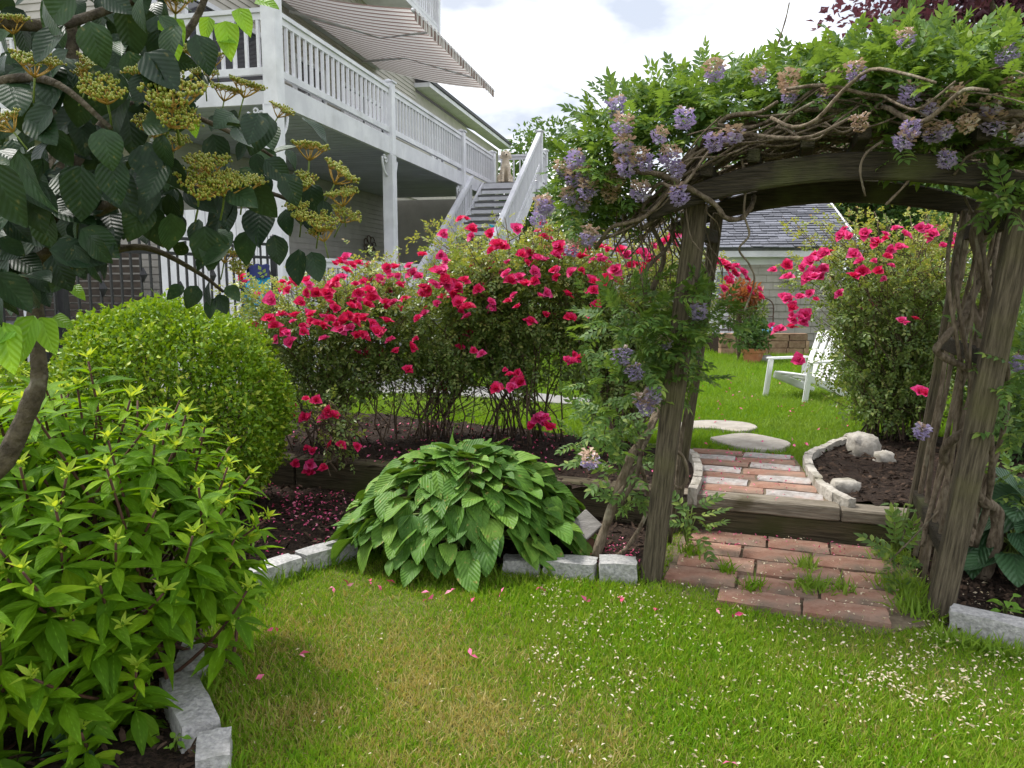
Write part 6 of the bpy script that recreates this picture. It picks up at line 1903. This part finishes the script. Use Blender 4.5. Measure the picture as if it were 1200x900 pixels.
    # blooms: short fat hanging clusters of pea flowers
    def raceme(seed, fade):
        r2 = random.Random(seed); parts = []
        n_ = 80
        for i in range(n_):
            t = (i + .5) / n_
            rad = .36 * math.sin(math.pi * (.12 + .8 * t)) ** .7 * r2.uniform(.55, 1.2)
            a = i * 2.4
            mi = 1 if (t < fade + r2.gauss(0, .12)) else 0
            v, f, uv = leaf(.30 * r2.uniform(.7, 1.2), .30, 2, 1, .9, -.3, 'oval', seed=i)
            tilt = r2.uniform(-.5, 1.0); ca, sa, ct, st = math.cos(a), math.sin(a), math.cos(tilt), math.sin(tilt)
            o_ = (rad * ca, rad * sa, -t)
            out = []
            for x, y, z in v:
                y2, z2 = y * ct - z * st, -(y * st) * .6 + z * ct
                out.append((x * -sa + y2 * ca + o_[0], x * ca + y2 * sa + o_[1], z2 + o_[2]))
            parts.append((out, f, uv, mi))
        v, f, uv = leaf(.5, .05, 2, 1, .1, 0, 'oval')
        parts.append(([(x, z, y - .1) for x, y, z in v], f, uv, 2))
        return merge(parts)
    kinds = {}
    for nm, fade in (('fresh', .12), ('half', .5), ('faded', 1.2)):
        kinds[nm] = [base_mesh('flower_cluster', raceme(k + int(fade * 100), fade), [M['wis_fresh'], M['wis_faded'], M['stalk']]) for k in range(3)]
    fl = [(804, 140, 'fresh'), (836, 168, 'fresh'), (776, 160, 'half'), (793, 200, 'fresh'), (792, 231, 'fresh'), (755, 192, 'fresh'), (736, 197, 'fresh'), (748, 183, 'faded'), (727, 187, 'faded'), (722, 212, 'faded'), (717, 228, 'faded'), (752, 225, 'half'), (731, 170, 'half'), (731, 147, 'half'),
          (685, 205, 'half'), (690, 222, 'half'), (672, 210, 'half'), (665, 232, 'half'), (684, 240, 'half'), (640, 245, 'fresh'), (634, 258, 'fresh'), (636, 240, 'half'), (675, 190, 'fresh'), (660, 200, 'half'), (688, 282, 'half'), (672, 292, 'half'), (694, 276, 'half'), (788, 185, 'half'), (724, 128, 'fresh'),
          (835, 85, 'half'), (923, 98, 'faded'), (925, 112, 'half'), (975, 92, 'faded'), (980, 105, 'faded'), (970, 112, 'half'), (1002, 84, 'half'), (1070, 112, 'fresh'), (1065, 153, 'fresh'), (1006, 145, 'faded'), (1092, 157, 'half'), (1106, 154, 'half'), (1118, 116, 'faded'), (1132, 147, 'faded'), (1165, 145, 'half'), (1185, 105, 'faded'),
          (1195, 160, 'half'), (1112, 188, 'fresh'), (1177, 68, 'fresh'), (890, 90, 'half'), (860, 160, 'half'), (1090, 130, 'half'), (1065, 165, 'half'), (1060, 45, 'half'), (1160, 127, 'half'),
          (818, 366, 'fresh'), (777, 402, 'half'), (741, 438, 'fresh'), (765, 465, 'fresh'), (757, 478, 'half'), (728, 418, 'fresh'), (691, 540, 'half'), (1082, 508, 'fresh'), (1198, 428, 'fresh'), (752, 470, 'half')]
    for px, py, kd in fl:
        Y = Y0 - .3 + rs.uniform(-.05, .05) if py < 300 else Y0 - .1
        if px < 730 and py < 300: Y = Y0 - .1 + rs.uniform(-.1, .1)
        if px > 990 and py < 300: Y = Y0 - .62 + rs.uniform(-.06, .06)
        if px in (1082, 1198): Y = RF.y + .05 if px == 1082 else RF.y + .15
        s = rs.uniform(.065, .09)
        z = np.array([[rs.gauss(0, .2), rs.gauss(0, .2), 1]])
        placed('flower_cluster', [rs.choice(kinds[kd])], np.array([tuple(P(px, py, Y) + Vector((0, 0, s * .5)))]), frames(np.cross(z, [[rs.gauss(0, 1), rs.gauss(0, 1), 0]]), z), s, root)
wisteria()

# ================================================================== small plants
leafv = [leaf(1, .5, 4, 1, .25, .25, 'ovate', seed=k) for k in range(3)]
def sprout(name, label, c, n_, L, mat, spread, seed, cat='plant', group=None, height=.1):
    rs = random.Random(seed)
    root = thing(name, label, cat, c, group)
    pos, d, nn = [], [], []
    mb = MB()
    for i in range(n_):
        a = i * 2.4; h = height * rs.uniform(.3, 1)
        p = Vector(c) + Vector((math.cos(a) * spread * rs.random(), math.sin(a) * spread * rs.random(), h))
        mb.tube([c, Vector(c).lerp(p, .5) + Vector((0, 0, .02)), p], .003, 4)
        pos.append(p); d.append(Vector((math.cos(a), math.sin(a), rs.uniform(-.1, .6)))); nn.append(Vector((rs.gauss(0, .2), -.3, 1)))
    o = mb.obj('stems', M['stalk'], root, smooth=True); o['kind'] = 'stuff'
    pos, d, nn = [np.array([tuple(x) for x in y]) for y in (pos, d, nn)]
    ms = [base_mesh('leaf', v, mat) for v in leafv]
    placed('leaf', ms, pos, frames(d, nn), L, root)
sprout('seedling', 'light green seedling on the mulch by the right granite kerb', G(1177, 722, .03), 9, .055, M['vibyoung'], .04, 1, height=.09)
sprout('seedling', 'tiny bright green seedling beside the front left granite block', G(206, 880, .03), 6, .035, M['vibyoung'], .02, 2, height=.05)
sprout('weed', 'leafy weed growing at the foot of the right arbor lattice', G(1050, 655, .02), 26, .05, M['wist'], .09, 3, 'weed', height=.3)
sprout('weed', 'leafy weed below the step at the left arbor post', G(805, 640, .02), 18, .055, M['wist'], .07, 4, 'weed', height=.24)
sprout('weed', 'dark weed sprig at the bottom left corner under the bright shrub', G(85, 890, .03), 12, .05, M['hosta2'], .06, 5, 'weed', height=.1)
# pot plant and copper shrub by the shed
def puff(name, label, c, r, n_, L, mat, seed, cat='plant', stem=None, stuff='foliage', zs=1.0):
    nr = np.random.default_rng(seed)
    root = thing(name, label, cat, stem or c)
    dd = norm(nr.normal(size=(n_, 3))) * (nr.random(n_) ** .45)[:, None]
    pos = np.array(tuple(c)) + dd * np.array([r, r, r * zs])
    o = ob(stuff, joined(stuff, DIA, pos, frames(dd + nr.normal(size=(n_, 3)) * .6, nr.normal(size=(n_, 3)) + [0, 0, .8]), L * nr.uniform(.7, 1.3, n_), mat), root); o['kind'] = 'stuff'
    mb = MB()
    for k in range(14):
        mb.tube(bez(Vector(stem or c), Vector(stem or c).lerp(Vector(tuple(pos[k])), .6) + Vector((0, 0, .05)), Vector(tuple(pos[k])), 4), lerp_list([.012, .004], 5), 4)
    o = mb.obj('stems', M['twig'], root); o['kind'] = 'stuff'
    return root
puff('potted_plant', 'bushy green plant growing in the terracotta pot', pc + Vector((0, 0, .42)), .27, 900, .07, M['tree'], 3, stem=tuple(pc + Vector((0, 0, .2))), zs=1.1)
cs = P(868, 345, 12.6)
puff('copper_shrub', 'small copper red leaved shrub in front of the shed', cs, .32, 700, .09, M['copper'], 4, 'shrub', stem=(cs.x, cs.y, UZ), zs=.7)
cs = P(878, 368, 12.7)
puff('small_shrub', 'loose grey green shrub below the copper leaved one', cs, .3, 600, .07, M['rose'], 5, 'shrub', stem=(cs.x, cs.y, UZ))

# ================================================================== trees behind
def tree(name, label, base, Hh, tr, cr, czs, nl, L, mat, bark, seed, cat='tree', group=None, low=.35, blobs=16, fork=False):
    rs = random.Random(seed); nr = np.random.default_rng(seed)
    root = thing(name, label, cat, base, group)
    base = Vector(base); mb = MB()
    top = base + Vector((rs.gauss(0, .2), rs.gauss(0, .2), Hh * .8))
    limbs = []
    if fork:
        for s in (-1, 1):
            c = catmull([base, base + Vector((s * .1, 0, Hh * .2)), base + Vector((s * Hh * .07, 0, Hh * .4)), base + Vector((s * Hh * .10, .1, Hh * .75))], 5)
            mb.tube(c, lerp_list([tr, tr * .8, tr * .4], len(c)), 9); limbs.append(c)
    else:
        c = catmull([base, base.lerp(top, .3) + Vector((rs.gauss(0, .1), 0, 0)), base.lerp(top, .65) + Vector((rs.gauss(0, .2), 0, 0)), top], 5)
        mb.tube(c, lerp_list([tr, tr * .75, tr * .3], len(c)), 9); limbs.append(c)
    cl = []
    for i in range(blobs):
        a = rs.uniform(0, 2 * math.pi); r = cr * math.sqrt(rs.random()) * .85
        h = Hh * (low + (1 - low) * rs.random())
        e = base + Vector((r * math.cos(a), r * math.sin(a), h))
        l = rs.choice(limbs); st = l[rs.randint(len(l) // 3, len(l) - 2)]
        c = bez(st, st.lerp(e, .5) + Vector((0, 0, .2)), e, 5); mb.tube(c, lerp_list([tr * .35, tr * .08], 6), 5)
        cl.append((e, cr * rs.uniform(.28, .48)))
    o = mb.obj('trunk', bark, root, smooth=True)
    per = nl // blobs; P_, D_ = [], []
    for e, r in cl:
        dd = norm(nr.normal(size=(per, 3))) * (nr.random(per) ** .4)[:, None]
        P_.append(np.array(tuple(e)) + dd * [r, r, r * czs]); D_.append(dd)
    P_, D_ = np.concatenate(P_), np.concatenate(D_); n_ = len(P_)
    o = ob('crown', joined('crown', DIA, P_, frames(D_ + nr.normal(size=(n_, 3)) * .6, nr.normal(size=(n_, 3)) * .6 + [0, 0, 1]), L * nr.uniform(.7, 1.3, n_), mat), root); o['kind'] = 'stuff'
tg = 'trees behind the back lawn'
tree('garden_tree', 'pale trunked tree behind the shed, nearest its right gable', (8.6, 19.0, 0), 5.4, .17, 2.3, .8, 9000, .17, M['tree'], M['palebark'], 1, group=tg, low=.42)
tree('garden_tree', 'forked pale trunked tree right of the shed', (9.9, 19.4, 0), 5.4, .16, 2.4, .8, 9000, .17, M['tree'], M['palebark'], 2, group=tg, low=.42, fork=True)
tree('leafy_tree', 'dense green tree filling the gap right of the shed', (11.2, 22.5, 0), 6.0, .2, 3.2, .8, 9000, .22, M['tree'], M['tbark'], 3, group=tg, low=.05, blobs=26)
tree('leafy_tree', 'tall green tree farther right behind the arbor', (15.5, 21.0, 0), 6.0, .2, 3.4, .8, 9000, .22, M['tree'], M['tbark'], 4, group=tg, low=.05, blobs=26)
tree('leafy_tree', 'bushy green tree low beyond the shed ridge', (7.5, 26.0, 0), 5.6, .2, 3.0, .8, 6000, .24, M['tree'], M['tbark'], 5, group=tg, low=.1, blobs=20)
tree('leafy_tree', 'big green tree at the right edge beyond the rose bush', (9.3, 12.5, 0), 5.0, .15, 2.4, .8, 9000, .16, M['tree'], M['tbark'], 6, group=tg, low=.05, blobs=26)
tree('leafy_tree', 'far green tree showing behind the stair landing and the dog', (0.6, 38.0, 0), 8.6, .2, 3.0, .8, 7000, .26, M['tree'], M['tbark'], 7, group=tg, low=.2, blobs=22)
tree('purple_maple', 'dark purple leaved maple above the right end of the arbor', (4.75, 7.6, 0), 5.3, .10, 1.7, .4, 10500, .085, M['maple'], M['tbark'], 8, 'tree', low=.70, blobs=30)
# understorey shrubs behind the right side of the arbor
def filler(label, c, r, n_, L, mat, seed, zs=1.0):
    puff('background_shrub', label, Vector(c), r, n_, L, mat, seed, 'shrub', stem=(c[0], c[1], 0.0), zs=zs)
filler('dark green shrub behind the vine trunks at the right edge', (P(1240, 500, 5.4).x, 5.4, .75), .62, 3800, .06, M['tree'], 41)
filler('green shrub growing between the right rose bush and the arbor lattice', (P(1170, 480, 6.9).x, 6.9, .8), .6, 3200, .06, M['rose'], 42)
